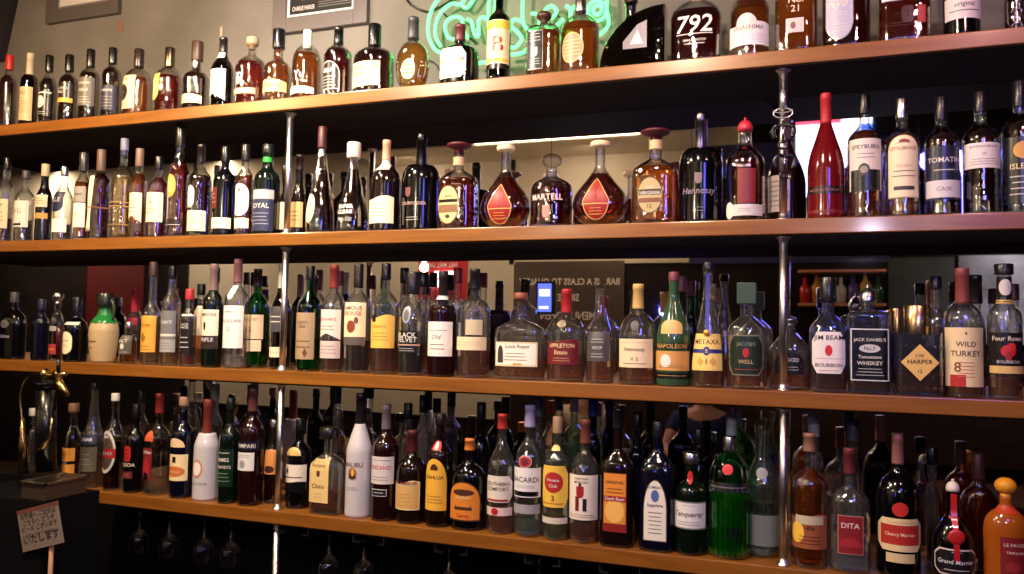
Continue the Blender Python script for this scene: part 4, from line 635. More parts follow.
B_(BO, 569.6, 599.5, 419, 'round', 'c', 'brown', ('long', (110, 60, 46), .2, 1.15), [(473, 517, .95, 'rect', (226, 214, 200), [('t', 'CAPTAIN', .92, .5, .08, DK), ('t', 'MORGAN', .84, .5, .08, DK), ('p', -.05, .62, .2, .13, 'shield', (150, 30, 34)), ('p', -.05, .78, .08, .05, 'oval', (80, 40, 34)), ('p', -.2, .36, .1, .16, 'rect', (110, 28, 34)), ('p', .2, .34, .1, .14, 'rect', (40, 30, 40)), ('f', .04, .14, 2, .8, (120, 60, 40))])], 'rum', 'clear bottle whose white label shows a small red-coated figure, lowest shelf', lvl=.16)
B_(BO, 601, 634, 408, 'flat', 'kbr', None, ('long', (20, 18, 20), .15, 1.15), [(471, 529, .72, 'rect', (214, 134, 50), [('b', .0, .14, (130, 30, 28)), ('t', 'ORIGINAL', .84, .8, .08, DK), ('p', 0, .35, .8, .2, 'oval', (232, 180, 90)), ('p', 0, .56, .95, .045, 'rect', (150, 34, 34)), ('t', 'Dark Rum', .56, .8, .06, WH), ('f', .64, .76, 2, .7, (130, 70, 30))], dict(border=(90, 40, 26)))], 'rum', 'dark square bottle with glowing orange and red picture label, lowest shelf', n=4, dep=.8)
B_(BO, 640, 674.5, 421, 'sq', 'kb', None, ('screw', (14, 14, 20), .13, 1.2), [(478, 538, .68, 'tomb', (226, 220, 206), [('t', 'BOMBAY', .88, .7, .08, (60, 60, 80)), ('p', 0, .74, .34, .1, 'oval', (80, 100, 160)), ('t', 'Sapphire', .58, .8, .07, (60, 60, 90)), fine(.1, .5, 6, .6, GY)], dict(border=(120, 110, 90)))], 'gin', 'blue-black square bottle with tall arched white label and blue crest, lowest shelf', n=4, dep=.8)
B_(BO, 674.5, 707, 452, 'stout', 'kg', None, ('screw', (176, 176, 180, 1), .11, 1.3), [(499, 526, .94, 'rect', (222, 218, 216), [('f', .82, .9, 1, .3, GY), ('t', 'Tanqueray', .52, .9, .26, (60, 56, 60), 0, .2), ('f', .12, .3, 2, .6, GY)], dict(border=(120, 120, 120))), (470, 483, .42, 'oval', (190, 36, 40), [])], 'gin', 'dark green-black bottle with red wax seal and white script label, lowest shelf', neck=.017)
def tenribs(t, fm, zz):
    mb = MB(); m = glass(GL['gg'], .5)
    for k in range(24):
        a = 2 * math.pi * k / 24; mb.tube([fm.pt(fm.h * q, a, .0005) for q in [.02 + .56 * i / 10 for i in range(11)]], .0022, m, 6)
    mb.build('ribbed_surface', t)
B_(BO, 709, 749, 436, 'tenn', 'gg', 'green', ('screw', (176, 176, 180, 1), .12, 1.25), [(480, 489, .99, 'rect', (176, 180, 180, 1), [('f', .2, .8, 1, .7, GY)]), (462, 472, .28, 'oval', (200, 36, 40), []), (524, 534, .4, 'rect', (10, 30, 16), [], dict(off_u=.4))], 'gin', 'bright green ribbed bottle with silver belt and red seal', lvl=.5, extra=tenribs)
B_(BO, 744, 781, 423.6, 'mal', 'cg', 'clear', ('screw', glass(GL['c']), .08, 1.2), [(500, 510, .8, 'rect', None, [('t', 'FRIS', .5, .8, .95, (24, 22, 26))]), (466, 477, .4, 'oval', (130, 134, 134), []), (512, 542, .9, 'rect', (120, 128, 122), [])], 'vodka', 'clear sculpted vodka bottle with black capitals beside the green ribbed bottle', lvl=.2, neck=.018, y=.12)
B_(BO, 790.6, 828, 432.7, 'stout', 'c', 'orange', ('long', (150, 108, 86), .14, 1.25), [(511, 545, .9, 'wave', (150, 84, 50), [('b', .7, .95, (190, 180, 150), .7), ('p', -.6, .45, .35, .3, 'oval', (236, 190, 70)), ('t', '1806', .6, .3, .14, DK), ('f', .1, .4, 3, .6, (90, 30, 24))])], 'liqueur', 'amber-red bottle with fruit-coloured label and tan cap, past the chrome post, lowest shelf', lvl=.72)
B_(BO, 829, 870.5, 448, 'squat', 'c', 'clear', ('long', (96, 34, 40), .21, 1.15), [(513, 551, .62, 'rect', (130, 28, 34), [('t', 'DITA', .74, .7, .24, (226, 200, 196)), ('p', 0, .3, .9, .12, 'half', (160, 40, 46))], dict(border=(170, 120, 110)))], 'liqueur', 'clear wide bottle with square crimson label and maroon cap, lowest shelf', lvl=.3, dep=.75, n=2.6)
B_(BO, 876, 920.5, 433, 'round', 'k', None, ('long', (140, 90, 84), .22, 1.1), [(515, 547, .93, 'oct', (226, 200, 150), [('p', 0, .5, .8, .3, 'rect', (176, 44, 40)), ('t', 'Cherry Marnier', .5, .75, .18, (236, 210, 160)), ('f', .84, .92, 1, .5, GD)]), (549, 558, .62, 'rect', (214, 190, 140), []), (499, 513, .36, 'oval', (190, 44, 36), [])], 'liqueur', 'large black bottle with red wax seal and red and cream label')
def redseal(t, fm, zz):
    mb = MB(); m = flat((180, 34, 38), .3, 0, .4); n = 14; vs = []; fs = []; z0 = zz(556); z1 = zz(493)
    for i in range(n + 1):
        z = z0 + (z1 - z0) * i / n
        for u in (-.006, .006): vs.append(fm.front(u, z, .0022))
    for i in range(n): fs.append((2 * i, 2 * i + 1, 2 * i + 3, 2 * i + 2))
    mb.add(vs, fs, m)
    p = fm.front(0, zz(533), .002); mb.lathe([(0, .018), (.003, .019), (.005, .014), (.0055, .003)], m, p, 16, (0, -1, 0))
    rx = fm.neck * 1.3; zc = zz(517); mb.tube([(rx * math.cos(a), rx * math.sin(a), zc + .002 * math.sin(3 * a)) for a in [i * math.pi / 10 for i in range(20)]], .003, m, 6, True)
    mb.build('red_ribbon_seal', t)
B_(BO, 931.6, 975, 479, 'onion', 'k', None, ('dome', (220, 210, 200), .12, .75), [(545, 571, .92, 'oct', (30, 26, 30), [('f', .82, .94, 1, .2, SV), ('t', 'Grand Marnier', .52, .9, .26, (220, 214, 210), 0, .1), ('f', .12, .3, 1, .5, SV)], dict(border=(210, 200, 190)))], 'liqueur', 'black round bottle with red ribbon seal and white top, lowest shelf', extra=redseal)
B_(BO, 958, 1000, 453, 'round', 'c', 'red', ('screw', (80, 28, 26), .22, 1.2), [], 'liqueur', 'red flask-shaped bottle with maroon cap behind the ribbon-sealed black one', lvl=.7, y=.18, dep=.6)
B_(BO, 983, 1030, 477, 'round', 'org', None, ('ball', (226, 150, 30), .20, 1.25), [(534, 572, .62, 'rect', (120, 26, 30), [('t', 'LE FAVORI', .80, .85, .12, (220, 190, 170)), ('t', 'TRIPLE SEC', .60, .7, .09, (220, 190, 170)), ('p', -.2, .22, .5, .14, 'oval', (150, 40, 44))], dict(off_u=.25)), (505, 512, .99, 'top', (190, 60, 30), [])], 'liqueur', 'orange bottle with maroon label and yellow ball stopper at the shelf end', dep=.8)
# swing-top bottle by the beer tap
B_(4, 27, 40, 408, 'round', 'c', None, ('flatc', (190, 188, 184), .12, 1.0), [], 'beer', 'clear swing-top bottle with white stopper behind the beer tap', lvl=.02, y=-.10)

# ---------------- second row, standing behind
for q in [(TH_, 205, 222, 268, 'std', 'c', 'brown', BK, 'dark-capped clear bottle standing behind the cream and black labelled green one, third shelf'),
          (TH_, 330, 346, 271, 'std', 'c', 'amber', (96, 34, 30), 'red-brown capped bottle peeping from behind the white and pink labels, third shelf'),
          (TH_, 396, 410, 268, 'long', 'c', 'amber', BK, 'black-capped amber bottle behind the bright yellow label, third shelf'),
          (TH_, 414, 430, 272, 'long', 'c', 'orange', BK, 'black-capped orange-necked bottle behind the silver medallion bottle, third shelf'),
          (TH_, 449, 464, 268, 'std', 'c', 'mar', (120, 24, 30), 'red-capped bottle between the plain white label and the cream belt label, third shelf'),
          (TH_, 702, 718, 284, 'cone2', 'c', 'brown', (150, 120, 80), 'clear tapering bottle behind the blue ribbon one, third shelf'),
          (TH_, 672, 690, 276, 'champ', 'g', None, (110, 50, 60), 'green-shouldered bottle behind the frosted green one, third shelf'),
          (TH_, 1006, 1022, 284, 'slim', 'c', 'brown', (60, 20, 24), 'maroon-capped bottle behind the red flower label, third shelf'),
          (BO, 131, 147, 389, 'std', 'c', 'brown', (40, 34, 34), 'grey-capped clear bottle behind the small red square one, lowest shelf'),
          (BO, 205, 221, 384, 'std', 'c', 'brown', (150, 140, 120), 'pale-capped bottle behind the white rust-capsuled bottle, lowest shelf'),
          (BO, 326, 344, 386, 'cone', 'c', 'clear', BK, 'tall clear bottle rising behind the parchment-labelled flask, lowest shelf'),
          (BO, 398, 415, 403, 'std', 'c', 'clear', BK, 'clear bottle with black cap behind the tan-labelled brown one, lowest shelf'),
          (BO, 414, 430, 395, 'std', 'c', 'clear', BK, 'second clear black-capped bottle behind the yellow arched label, lowest shelf'),
          (BO, 470, 490, 402, 'round', 'k', None, BK, 'broad black bottle behind the orange arched label, lowest shelf'),
          (BO, 530, 545, 398, 'std', 'c', 'clear', (90, 90, 100), 'grey-capped bottle behind the lavender-capped one, lowest shelf'),
          (BO, 584, 600, 396, 'std', 'bl', None, (40, 50, 130), 'blue-capped bottle behind the red-coated figure label, lowest shelf'),
          (BO, 628, 645, 412, 'std', 'kb', None, BK, 'black bottle between the orange picture label and the blue crest label, lowest shelf'),
          (BO, 690, 706, 428, 'round', 'k', None, BK, 'dark bottle behind the red wax sealed gin bottle, lowest shelf'),
          (BO, 722, 740, 416, 'std', 'cg', 'clear', (150, 160, 160), 'tall clear bottle rising behind the bright green ribbed bottle, lowest shelf'),
          (BO, 806, 822, 416, 'std', 'c', 'brown', (170, 170, 176), 'clear-capped bottle behind the fruit-coloured label, lowest shelf'),
          (BO, 845, 862, 420, 'slim', 'cg', 'clear', (60, 60, 70), 'tall clear bottle behind the crimson square label, lowest shelf'),
          (BO, 925, 940, 447, 'slim', 'c', 'dark', BK, 'dark amber bottle behind the ribbon-sealed black one, lowest shelf')]:
    sh_, xl_, xr_, yt_, pf_, gl_, lq_, cc_, lk_ = q
    B_(sh_, xl_, xr_, yt_, pf_, gl_, lq_, ('screw', cc_, .15, 1.15), [], 'liquor', lk_, lvl=.3 if lq_ else None, y=.19)
# ================================================================== the back bar
WOOD = wood('shelf_wood', (118, 68, 20), (144, 90, 30), .34, coat=.25)
UNDER_SHADE = wood('shaded_underside', (20, 10, 7), (30, 14, 10), .8, coat=0)  # near-black: the shade below each shelf is put into the wood colour
XL, XR = -3.4, 1.35
def prism_box(name, a, b, m, bev=.002, parent=None):
    mb = MB(); mb.box(a, b, m, bev); return mb.build(name, parent)
p4 = at(88, 500, 0).x
labs = ['varnished wooden shelf, topmost, running below the neon sign', 'varnished wooden shelf, second from the top, holding the teardrop decanters',
        'varnished wooden shelf, third from the top, behind the beer tap', 'varnished wooden shelf, lowest, ending beside the drip tray']
for i, z in enumerate(SH[:4]):
    xl_ = XL if i < 3 else at(60, 490, 0).x; mb = MB(); mb.box((xl_, 0, z - TK + .004), (XR, MY - .001, z), WOOD, .0025); mb.box((xl_, .004, z - TK), (XR, MY - .001, z - TK + .006), UNDER_SHADE, .0005); o = mb.build('bar_shelf'); tag(o, labs[i], 'shelf', 'wooden back bar shelves')
# mirror behind the lower three shelves
mm, t_, n_, l_ = newmat('mirror_glass'); p_ = n_['Principled BSDF']; setp(p_, Base_Color=(.84, .81, .82, 1), Metallic=1.0, Roughness=.015)
nz = n_.new('ShaderNodeTexNoise'); nz.inputs['Scale'].default_value = 3; mr = n_.new('ShaderNodeMapRange'); mr.inputs[3].default_value = .008; mr.inputs[4].default_value = .03; l_.new(nz.outputs[0], mr.inputs[0]); l_.new(mr.outputs[0], p_.inputs['Roughness'])
o = prism_box('wall_mirror', (XL, MY, SH[3] - TK), (XR, MY + .006, SH[0] - TK * .5), mm, 0); tag(o, 'wide mirror lining the wall behind the lower three shelves', 'mirror')
GREY = plaster('grey_plaster', (96, 91, 84), (122, 116, 110), 2.5)
struct(prism_box('wall_back', (XL, MY + .007, 0), (XR, MY + .13, 3.3), GREY, 0))
DARK = plaster('dark_wall', (30, 24, 24), (44, 34, 32), 3)
DKW = wood('dark_wood', (36, 20, 14), (56, 32, 20), .4)
CREAM = plaster('cream_wall', (206, 192, 168), (220, 208, 186), 2, .1)
# dark panel below the lowest shelf
o = prism_box('wall_panel', (XL, MY - .02, .12), (XR, MY + .004, SH[3] - TK - .001), plaster('near_black_panel', (8, 8, 14), (15, 13, 20), 3), 0); struct(o)
# posts
def post(x, z0, z1, lab, grp=None):
    t = root('shelf_post', (x, .030, z0), lab, 'post', grp); h = z1 - z0
    mb = MB(); mb.lathe([(.0, .0105), (h, .0105)], CHROME, seg=20); mb.build('tube', t)
    mb = MB(); mb.lathe([(0.0005, .019), (.003, .019), (.006, .012), (.014, .012), (.016, .0105)], CHROME, seg=24); mb.build('lower_flange', t)
    mb = MB(); mb.lathe([(h - .016, .0105), (h - .014, .012), (h - .006, .012), (h - .003, .019), (h - .0005, .019)], CHROME, seg=24); mb.build('upper_flange', t)
where = ['between the top and second shelves', 'between the second and third shelves', 'between the third and lowest shelves']
who = [['beside the green-ringed bottle', 'beside the brown kraft label bottle', 'beside the square parchment-labelled flask'], ['hung with black wine openers', 'beside the white-labelled bottle with red seal', 'beside the clear sculpted vodka bottle']]
for k, x in enumerate(XP):
    for i in range(3): post(x, SH[i + 1], SH[i] - TK, 'chrome post %s, %s' % (where[i], who[k][i]), 'chrome shelf posts')
post(XP[0], .12, SH[3] - TK, 'chrome post under the lowest shelf, dropping into the dark', 'chrome shelf posts')
# wine openers hanging on the post
def opener(dz, ang, lab):
    x = XP[1]; zc = at(784, 100, .0).z + dz
    t = root('wine_opener', (x, .012, zc), lab, 'wine opener', 'wine openers hung on the post', ang); t.rotation_euler = (0, 0, ang)
    B2 = flat((16, 15, 18), .25, 0, .4); M2 = flat((200, 200, 205), .2, 1.0)
    mb = MB(); mb.lathe([(-.030, .0035), (.03, .0035)], M2, (0, -.012, 0)); mb.build('screw_shaft', t)
    for s_ in (-1, 1):
        mb = MB(); mb.tube(spline([(s_ * .004, -.012, .016), (s_ * .016, -.014, .018), (s_ * .026, -.013, .004), (s_ * .022, -.012, -.014)], 5), [.005] * 5 + [.006] * 5 + [.007] * 6, B2, 8); mb.build('lever', t)
    mb = MB(); mb.tube([(.011 * math.cos(a), -.012, -.034 + .010 * math.sin(a)) for a in [i * math.pi / 8 for i in range(16)]], .0035, B2, 8, True); mb.build('ring', t)
opener(-.085, 0, 'black two-lever wine opener hung highest on the chrome post'); opener(-.165, .3, 'black two-lever wine opener hung lowest on the chrome post')
def sieve():
    t = root('cocktail_strainer', (XP[1], .010, at(783, 112, 0).z), 'looped chrome strainer hung on the post above the wine openers', 'strainer')
    mb = MB(); mb.tube([(.024 * math.cos(a), -.014 + .0 * a, -.004 + .013 * math.sin(a)) for a in [i * math.pi / 12 for i in range(24)]], .0022, CHROME, 8, True)
    mb.tube([(.024 * math.cos(a), -.018, .004 + .008 * math.sin(a)) for a in [math.pi + i * math.pi / 10 for i in range(11)]], .0016, CHROME, 6); mb.build('wire_loop', t)
    mb = MB(); mb.lathe([(0, .0075), (.03, .0085), (.045, .008), (.052, .0045), (.058, .003)], flat((214, 214, 210), .25, .8), (0, -.012, .004)); mb.build('handle', t)
sieve()
# small objects in front of shelf
def dripglass():
    pass
# ------------------------------------------------------------------ upper wall: frames, neon, marks
WY = MY + .007
def picture(px0, px1, pyb, depth, lab, outer, mat_c, inner, detail):
    a = at(px0, pyb, WY - depth); b = at(px1, pyb, WY - depth); zb = at((px0 + px1) / 2, pyb, WY - depth).z
    W_ = b.x - a.x; Hh = .46
    t = root('framed_picture', ((a.x + b.x) / 2, WY, zb), lab, 'picture'); fw = W_ * .14; m = flat(outer, .4, 0, .2)
    mb = MB()
    for q in ((-W_ / 2, -W_ / 2 + fw, 0, Hh), (W_ / 2 - fw, W_ / 2, 0, Hh), (-W_ / 2 + fw, W_ / 2 - fw, 0, fw), (-W_ / 2 + fw, W_ / 2 - fw, Hh - fw, Hh)):
        mb.box((q[0], -depth, q[2]), (q[1], -.001, q[3]), m, .003)
    mb.build('frame', t)
    mb = MB(); mb.box((-W_ / 2 + fw, -depth * .5, fw), (W_ / 2 - fw, -.002, Hh - fw), flat(mat_c, .6)); mb.build('mount', t)
    mb = MB(); k = W_ * .03; mb.box((-W_ / 2 + fw + k, -depth * .5 - .001, fw + k), (W_ / 2 - fw - k, -depth * .5, Hh - fw - k), flat(inner, .35))
    detail(mb, W_, Hh, fw, -depth * .5 - .0014, k); mb.build('print', t)
def det1(mb, W_, H_, fw, y, k): pass
def det2(mb, W_, H_, fw, y, k):
    vs, fs, w, h = text_mesh('CHARLIE PARKER', 0, .01); kk = W_ * .24 / w; x0 = -W_ / 2 + fw + k + W_ * .15; z0 = fw + k + .012
    mb.add([(x0 + x * kk, y, z0 + v * kk * 1.9) for x, v in vs], fs, flat((206, 200, 200), .5), False)
    for i in range(3): mb.box((x0 + W_ * .16, y - .0002, z0 + .004 + i * .009), (x0 + W_ * .52, y, z0 + .006 + i * .009), flat((120, 116, 116), .5))
    pts = [(-.05, .07), (.0, .085), (.03, .10), (.055, .095), (.075, .07)]
    mb.add([(x * W_ * 4.2 - .0, y, z0 + z * .7) for x, z in [(-.05, .055), (-.02, .07), (.0, .078), (.015, .088), (.03, .08), (.055, .06), (.02, .05)]], [(0, 1, 2, 3, 4, 5, 6)], flat((110, 108, 106), .6), False)
picture(45, 117, 18, .022, 'grey framed picture with white print above the small dark-capped bottles', (88, 80, 78), (120, 112, 108), (206, 200, 194), det1)
picture(272, 366, 28, .024, 'grey framed black and white jazz poster above the arched black label bottle', (92, 84, 84), (206, 200, 198), (24, 23, 26), det2)
# neon sign
NEON = emit((64, 200, 92), 8)
GRN = emit((30, 200, 100), 1.3)
def nz_(pts, y=WY - .045):  # sign coordinates in 1/5.12 px around the crop used to trace it
    return [at(420 + x / 5.12, y_ / 5.12, y) for x, y_ in pts]
neon = root('neon_sign', at(520, 30, WY - .02), 'green neon sign of script lettering on the upper wall', 'neon sign')
def neon_part(strokes, name, m=NEON, r=.0062):
    mb = MB(); o = Vector(neon.location)
    for st in strokes:
        closed = len(st) > 2 and st[0] == st[-1]
        pts = [p - o for p in nz_(st[:-1] if closed else st)]
        mb.tube(spline(pts, 6, closed), r, m, 8, closed)
    mb.build(name, neon)
neon_part([[(300, -60), (250, -40), (210, 20), (160, 20), (110, 60), (82, 120), (80, 190), (105, 235)], [(230, -60), (160, -40), (100, -10), (60, 50), (42, 120), (45, 190), (75, 250), (120, 275)], [(300, -60), (285, -20), (240, 40), (210, 20)]], 'letter_c')
neon_part([[(215, 95), (180, 85), (140, 105), (128, 145), (145, 190), (180, 200), (212, 178), (218, 130), (216, 95), (220, 150), (245, 195)]], 'letter_a')
neon_part([[(240, 100), (262, 110), (272, 150), (285, 185), (300, 175), (300, 110), (320, 88), (345, 100)]], 'letter_r')
neon_part([[(392, -60), (385, 20), (380, 110), (395, 190), (430, 200)], [(360, -60), (352, 30), (350, 130), (362, 200)]], 'letter_l')
neon_part([[(520, 110), (485, 100), (465, 130), (500, 165), (520, 200), (490, 240), (450, 240)]], 'letter_s')
neon_part([[(530, -60), (526, 20), (528, 110), (552, 150), (590, 148), (612, 115), (600, 75), (570, 70)]], 'letter_b')
neon_part([[(632, 100), (680, 88), (698, 55), (672, 30), (640, 55), (634, 100), (655, 138), (700, 130), (735, 95)]], 'letter_e')
neon_part([[(748, 30), (770, 50), (772, 110), (772, 60), (800, 30), (835, 38)]], 'letter_r')
neon_part([[(940, 20), (900, 5), (865, 30), (865, 75), (895, 105), (935, 95), (955, 50), (955, -40)], [(955, 50), (965, 120), (940, 160), (895, 190), (850, 170)], [(905, 30), (885, 50), (900, 75), (925, 65), (930, 35), (905, 30)]], 'letter_g')
neon_part([[(285, 330), (330, 318), (400, 322), (460, 310)], [(440, 280), (520, 272), (560, 240)]], 'flourish')
mb = MB(); o_ = Vector(neon.location); MBK = flat((30, 32, 34), .5)
for q in [(110, 60), (250, 190), (380, 110), (530, 120), (690, 60), (772, 100), (955, 60)]:
    p = nz_([q], WY - .046)[0] - o_; mb.tube([p + Vector((0, .003, 0)), p + Vector((0, .045, 0))], .003, MBK, 6)
mb.build('tube_support', neon)
mb = MB(); mb.tube([at(x, y, WY - .008) for x, y in [(404, -4), (410, 4), (418, 9), (428, 12)]], .0035, BLACK); mb.tube([at(x, y, WY - .008) for x, y in [(428, 12), (445, 4), (460, -6)]], .003, BLACK)
tag(mb.build('sign_cable'), 'short black cable on the grey wall beside the neon sign', 'cable')
mb = MB(); mb.tube(spline([at(x, y, WY - .008) for x, y in [(428, 60), (433, 62), (437, 66), (440, 74), (439, 84)]], 5), .0028, BLACK); tag(mb.build('sign_cable'), 'thin black cord on the wall between the oval medallion bottle and the burgundy-capped one', 'cable')
for px, py, w_, h_, lab in [(120, 27, .03, .05, 'torn brown tape mark on the wall under the white picture'), (222, 34, .012, .06, 'pale wall hook above the silver-banded dark bottle'), (24, 66, .012, .03, 'brown tape scrap on the wall above the tan paper bottle')]:
    a = at(px, py, WY); mb = MB(); c_ = (128, 92, 66) if 'brown' in lab else (176, 160, 140)
    for q in range(4): mb.box((a.x - w_ / 2 + q * w_ * .25, WY - .002 - (.004 if 'hook' in lab else 0), a.z - h_ / 2 + h_ * .18 * (q % 2)), (a.x - w_ / 2 + (q + .95) * w_ * .25, WY, a.z + h_ / 2 - h_ * .1 * ((q + 1) % 2)), flat(c_, .8), .0008)
    tag(mb.build('wall_hook' if 'hook' in lab else 'tape_scrap'), lab, 'hook' if 'hook' in lab else 'tape')

a = at(-14, -10, WY - .03); b = at(14, -10, WY - .03); e = at(-6, 60, WY - .03)
mb = MB(); q = flat((34, 28, 34), .6); mb.add([(a.x, WY - .03, a.z), (b.x, WY - .03, b.z), (e.x + .03, WY - .03, e.z), (e.x, WY - .03, e.z), (a.x, WY - .001, a.z), (b.x, WY - .001, b.z), (e.x + .03, WY - .001, e.z), (e.x, WY - .001, e.z)], [(0, 3, 2, 1), (4, 5, 6, 7), (0, 1, 5, 4), (1, 2, 6, 5), (2, 3, 7, 6), (3, 0, 4, 7)], q, False)
tag(mb.build('dark_wedge'), 'dark slanted wedge on the wall at the far end above the red-capped bottle', 'board')  # dark wedge-shaped solid at the far end of the wall
# ------------------------------------------------------------------ beer tap, tray, notice at the near end
TY = -.16
def T_(px, py, dy=0): return at(px, py, TY + dy)
tp = root('beer_tap', T_(45, 475), 'brass beer tap with black handle in front of the shelf ends', 'beer tap'); o_ = Vector(tp.location)
def tpart(name, fn):
    mb = MB(); fn(mb); mb.v = [tuple(Vector(v) - o_) for v in mb.v]; return mb.build(name, tp)
PB = flat((206, 172, 112), .2, 1.0); BK2 = flat((12, 12, 16), .25, 0, .3)
tpart('tower', lambda mb: (mb.tube([T_(46, 471, .05), T_(46, 385, .05)], .032, BK2, 20), mb.tube([T_(46, 388, .05), T_(46, 380, .05)], .036, BK2, 20)))
tpart('side_column', lambda mb: mb.tube([T_(23, 474), T_(23, 440), T_(22.5, 432), T_(22, 418)], [.017, .014, .009, .006], PB, 14))
tpart('gas_pipe', lambda mb: mb.tube(spline([T_(22, 420), T_(20, 400), T_(22, 386), T_(28, 377), T_(38, 375)], 6), .0032, PB, 8))
tpart('faucet_body', lambda mb: (mb.tube([T_(31, 376), T_(66, 374)], .008, PB, 14), mb.tube([T_(41, 376), T_(47, 372)], .0135, PB, 14), mb.tube([T_(55, 374, -.004), T_(60, 374, -.004)], .012, PB, 14)))
tpart('spout', lambda mb: mb.tube([T_(56, 376, -.004), T_(61, 386, -.01), T_(68, 395, -.014)], [.014, .0125, .007], PB, 14))
tpart('handle', lambda mb: (mb.tube([T_(58.5, 373, -.01), T_(58.5, 366, -.01), T_(58.5, 358, -.01)], [.006, .007, .006], BK2, 12), mb.tube([T_(58.5, 359, -.01), T_(58.7, 345, -.01), T_(59, 334, -.01), T_(59, 326, -.01)], [.007, .0095, .0115, .007], flat((60, 14, 14), .2, 0, .5), 12)))
tpart('foam_lever', lambda mb: mb.tube([T_(38, 452, -.006), T_(44, 446, -.008), T_(50, 436, -.01), T_(52, 418, -.01)], [.010, .007, .0035, .003], PB, 10))
# drip tray
tr = root('drip_tray', T_(50, 486), 'steel drip tray below the beer tap', 'drip tray'); o_ = Vector(tr.location); a = T_(21, 480, -.08); b = T_(87, 488, .0)
def trp(name, fn):
    mb = MB(); fn(mb); mb.v = [tuple(Vector(v) - o_) for v in mb.v]; mb.build(name, tr)
STEEL = flat((170, 160, 146), .3, 1.0)
zt = T_(50, 478).z
xa, xb = T_(20, 480, -.085).x, T_(88, 480, .075).x
trp('tray_rim', lambda mb: (mb.box((xa, TY - .09, zt - .004), (xb, TY - .08, zt + .004), STEEL, .001), mb.box((xa, TY + .07, zt - .004), (xb, TY + .08, zt + .004), STEEL, .001), mb.box((xa, TY - .09, zt - .004), (xa + .01, TY + .08, zt + .004), STEEL, .001), mb.box((xb - .01, TY - .09, zt - .004), (xb, TY + .08, zt + .004), STEEL, .001)))
trp('tray_body', lambda mb: mb.box((xa + .006, TY - .084, zt - .055), (xb - .004, TY + .074, zt - .002), flat((90, 74, 62), .35, .6), .003))
def grid_(mb):
    for k in range(12):
        x = xa + .012 + (xb - xa - .024) * k / 11; mb.box((x - .0015, TY - .08, zt - .001), (x + .0015, TY + .07, zt + .002), STEEL)
trp('grille', grid_)
# counter cabinet under the tray
struct(prism_box('trim_1', (xa - .3, TY - .088, zt - .50), (xb - .005, TY + .13, zt - .057), plaster('cabinet_black', (8, 7, 11), (14, 12, 18), 3, .05), 0))
# card notice
c0 = at(18, 556, TY - .115); c1 = at(61, 541, TY - .115); zt1 = at(18, 514, TY - .115).z
nt = root('notice_card', ((c0.x + c1.x) / 2, TY - .10, (c0.z + c1.z) / 2), 'printed card of small writing on a stick below the drip tray', 'sign'); o_ = Vector(nt.location)
W2 = (c1.x - c0.x); H2 = zt1 - c0.z
mb = MB(); mb.box((-W2 / 2, -.001, 0), (W2 / 2, .001, H2), flat((126, 112, 104), .7)); mb.box((-W2 / 2, -.0016, H2 * .9), (W2 / 2, -.001, H2), flat((110, 60, 50), .7))  # card colour lowered to stand for the lack of light down here
for i, s_ in enumerate(['お客様へ ご注文は', 'こちらへ どうぞ', 'ビール ございます', 'スタッフまで おねがい', 'いたします']):
    vs, fs, w, h = text_mesh(s_, 0, .012); kk = W2 * (.86 - .1 * (i % 2)) / w; mb.add([(x * kk, -.0022, H2 * (.76 - .15 * i) + y * kk) for x, y in vs], fs, flat((60, 44, 50), .6), False)
cd = mb.build('card', nt); cd.rotation_euler = (0, -.28, 0)
mb = MB(); mb.lathe([(-.30, .007), (0.01, .007)], flat((176, 130, 100), .5), (.02, .012, 0)); mb.build('stick', nt)

# hanging glasses and hooks under the lowest shelf
GLS = glass(GL['c'], .7)
def wine_glass(px, lab, k=1.0):
    p = at(px, 520, .10); t = root('wine_glass', (p.x, .10, SH[3] - TK - .030), lab, 'glass', 'glasses hanging under the lowest shelf')
    mb = MB(); mb.lathe([(-.150 * k, .031), (-.12 * k, .036), (-.095 * k, .034), (-.078 * k, .016), (-.070 * k, .005), (-.02 * k, .0035), (-.004, .006), (-.001, .030), (0, .032)], GLS, seg=20, close=False); mb.build('bowl', t)
hooks = [(278, 308), (353, 384), (435, 467), (525, 560), (600, 640)]
for i, (x0, x1) in enumerate(hooks):
    for j, px in enumerate((x0, x1)):
        p = at(px, 530, .02); t = root('rack_rail', (p.x, .02, SH[3] - TK), 'thin steel glass rack rail under the lowest shelf, number %s along' % ['one', 'two', 'three', 'four', 'five', 'six', 'seven', 'eight', 'nine', 'ten'][2 * i + j], 'rail', 'glass rack rails')
        s_ = 1 if j == 0 else -1; mb = MB(); mb.box((-.0012, 0, -.026), (.0012, .2, 0), CHROME); mb.box((min(0, s_ * .024), 0, -.0285), (max(0, s_ * .024), .2, -.026), CHROME); mb.build('channel', t)
gl_where = ['below the drab-labelled tapering bottle', 'below the rust-capped clear bottle', 'below the white rust-capsuled bottle', 'below the black-green bottle', 'below the square parchment flask', 'below the palm sunset bottle', 'below the orange arched label bottle', 'below the lavender-capped bottle']
for px, w_ in zip([140, 170, 205, 232, 330, 365, 450, 540], gl_where): wine_glass(px, 'upturned stemmed glass hanging ' + w_)

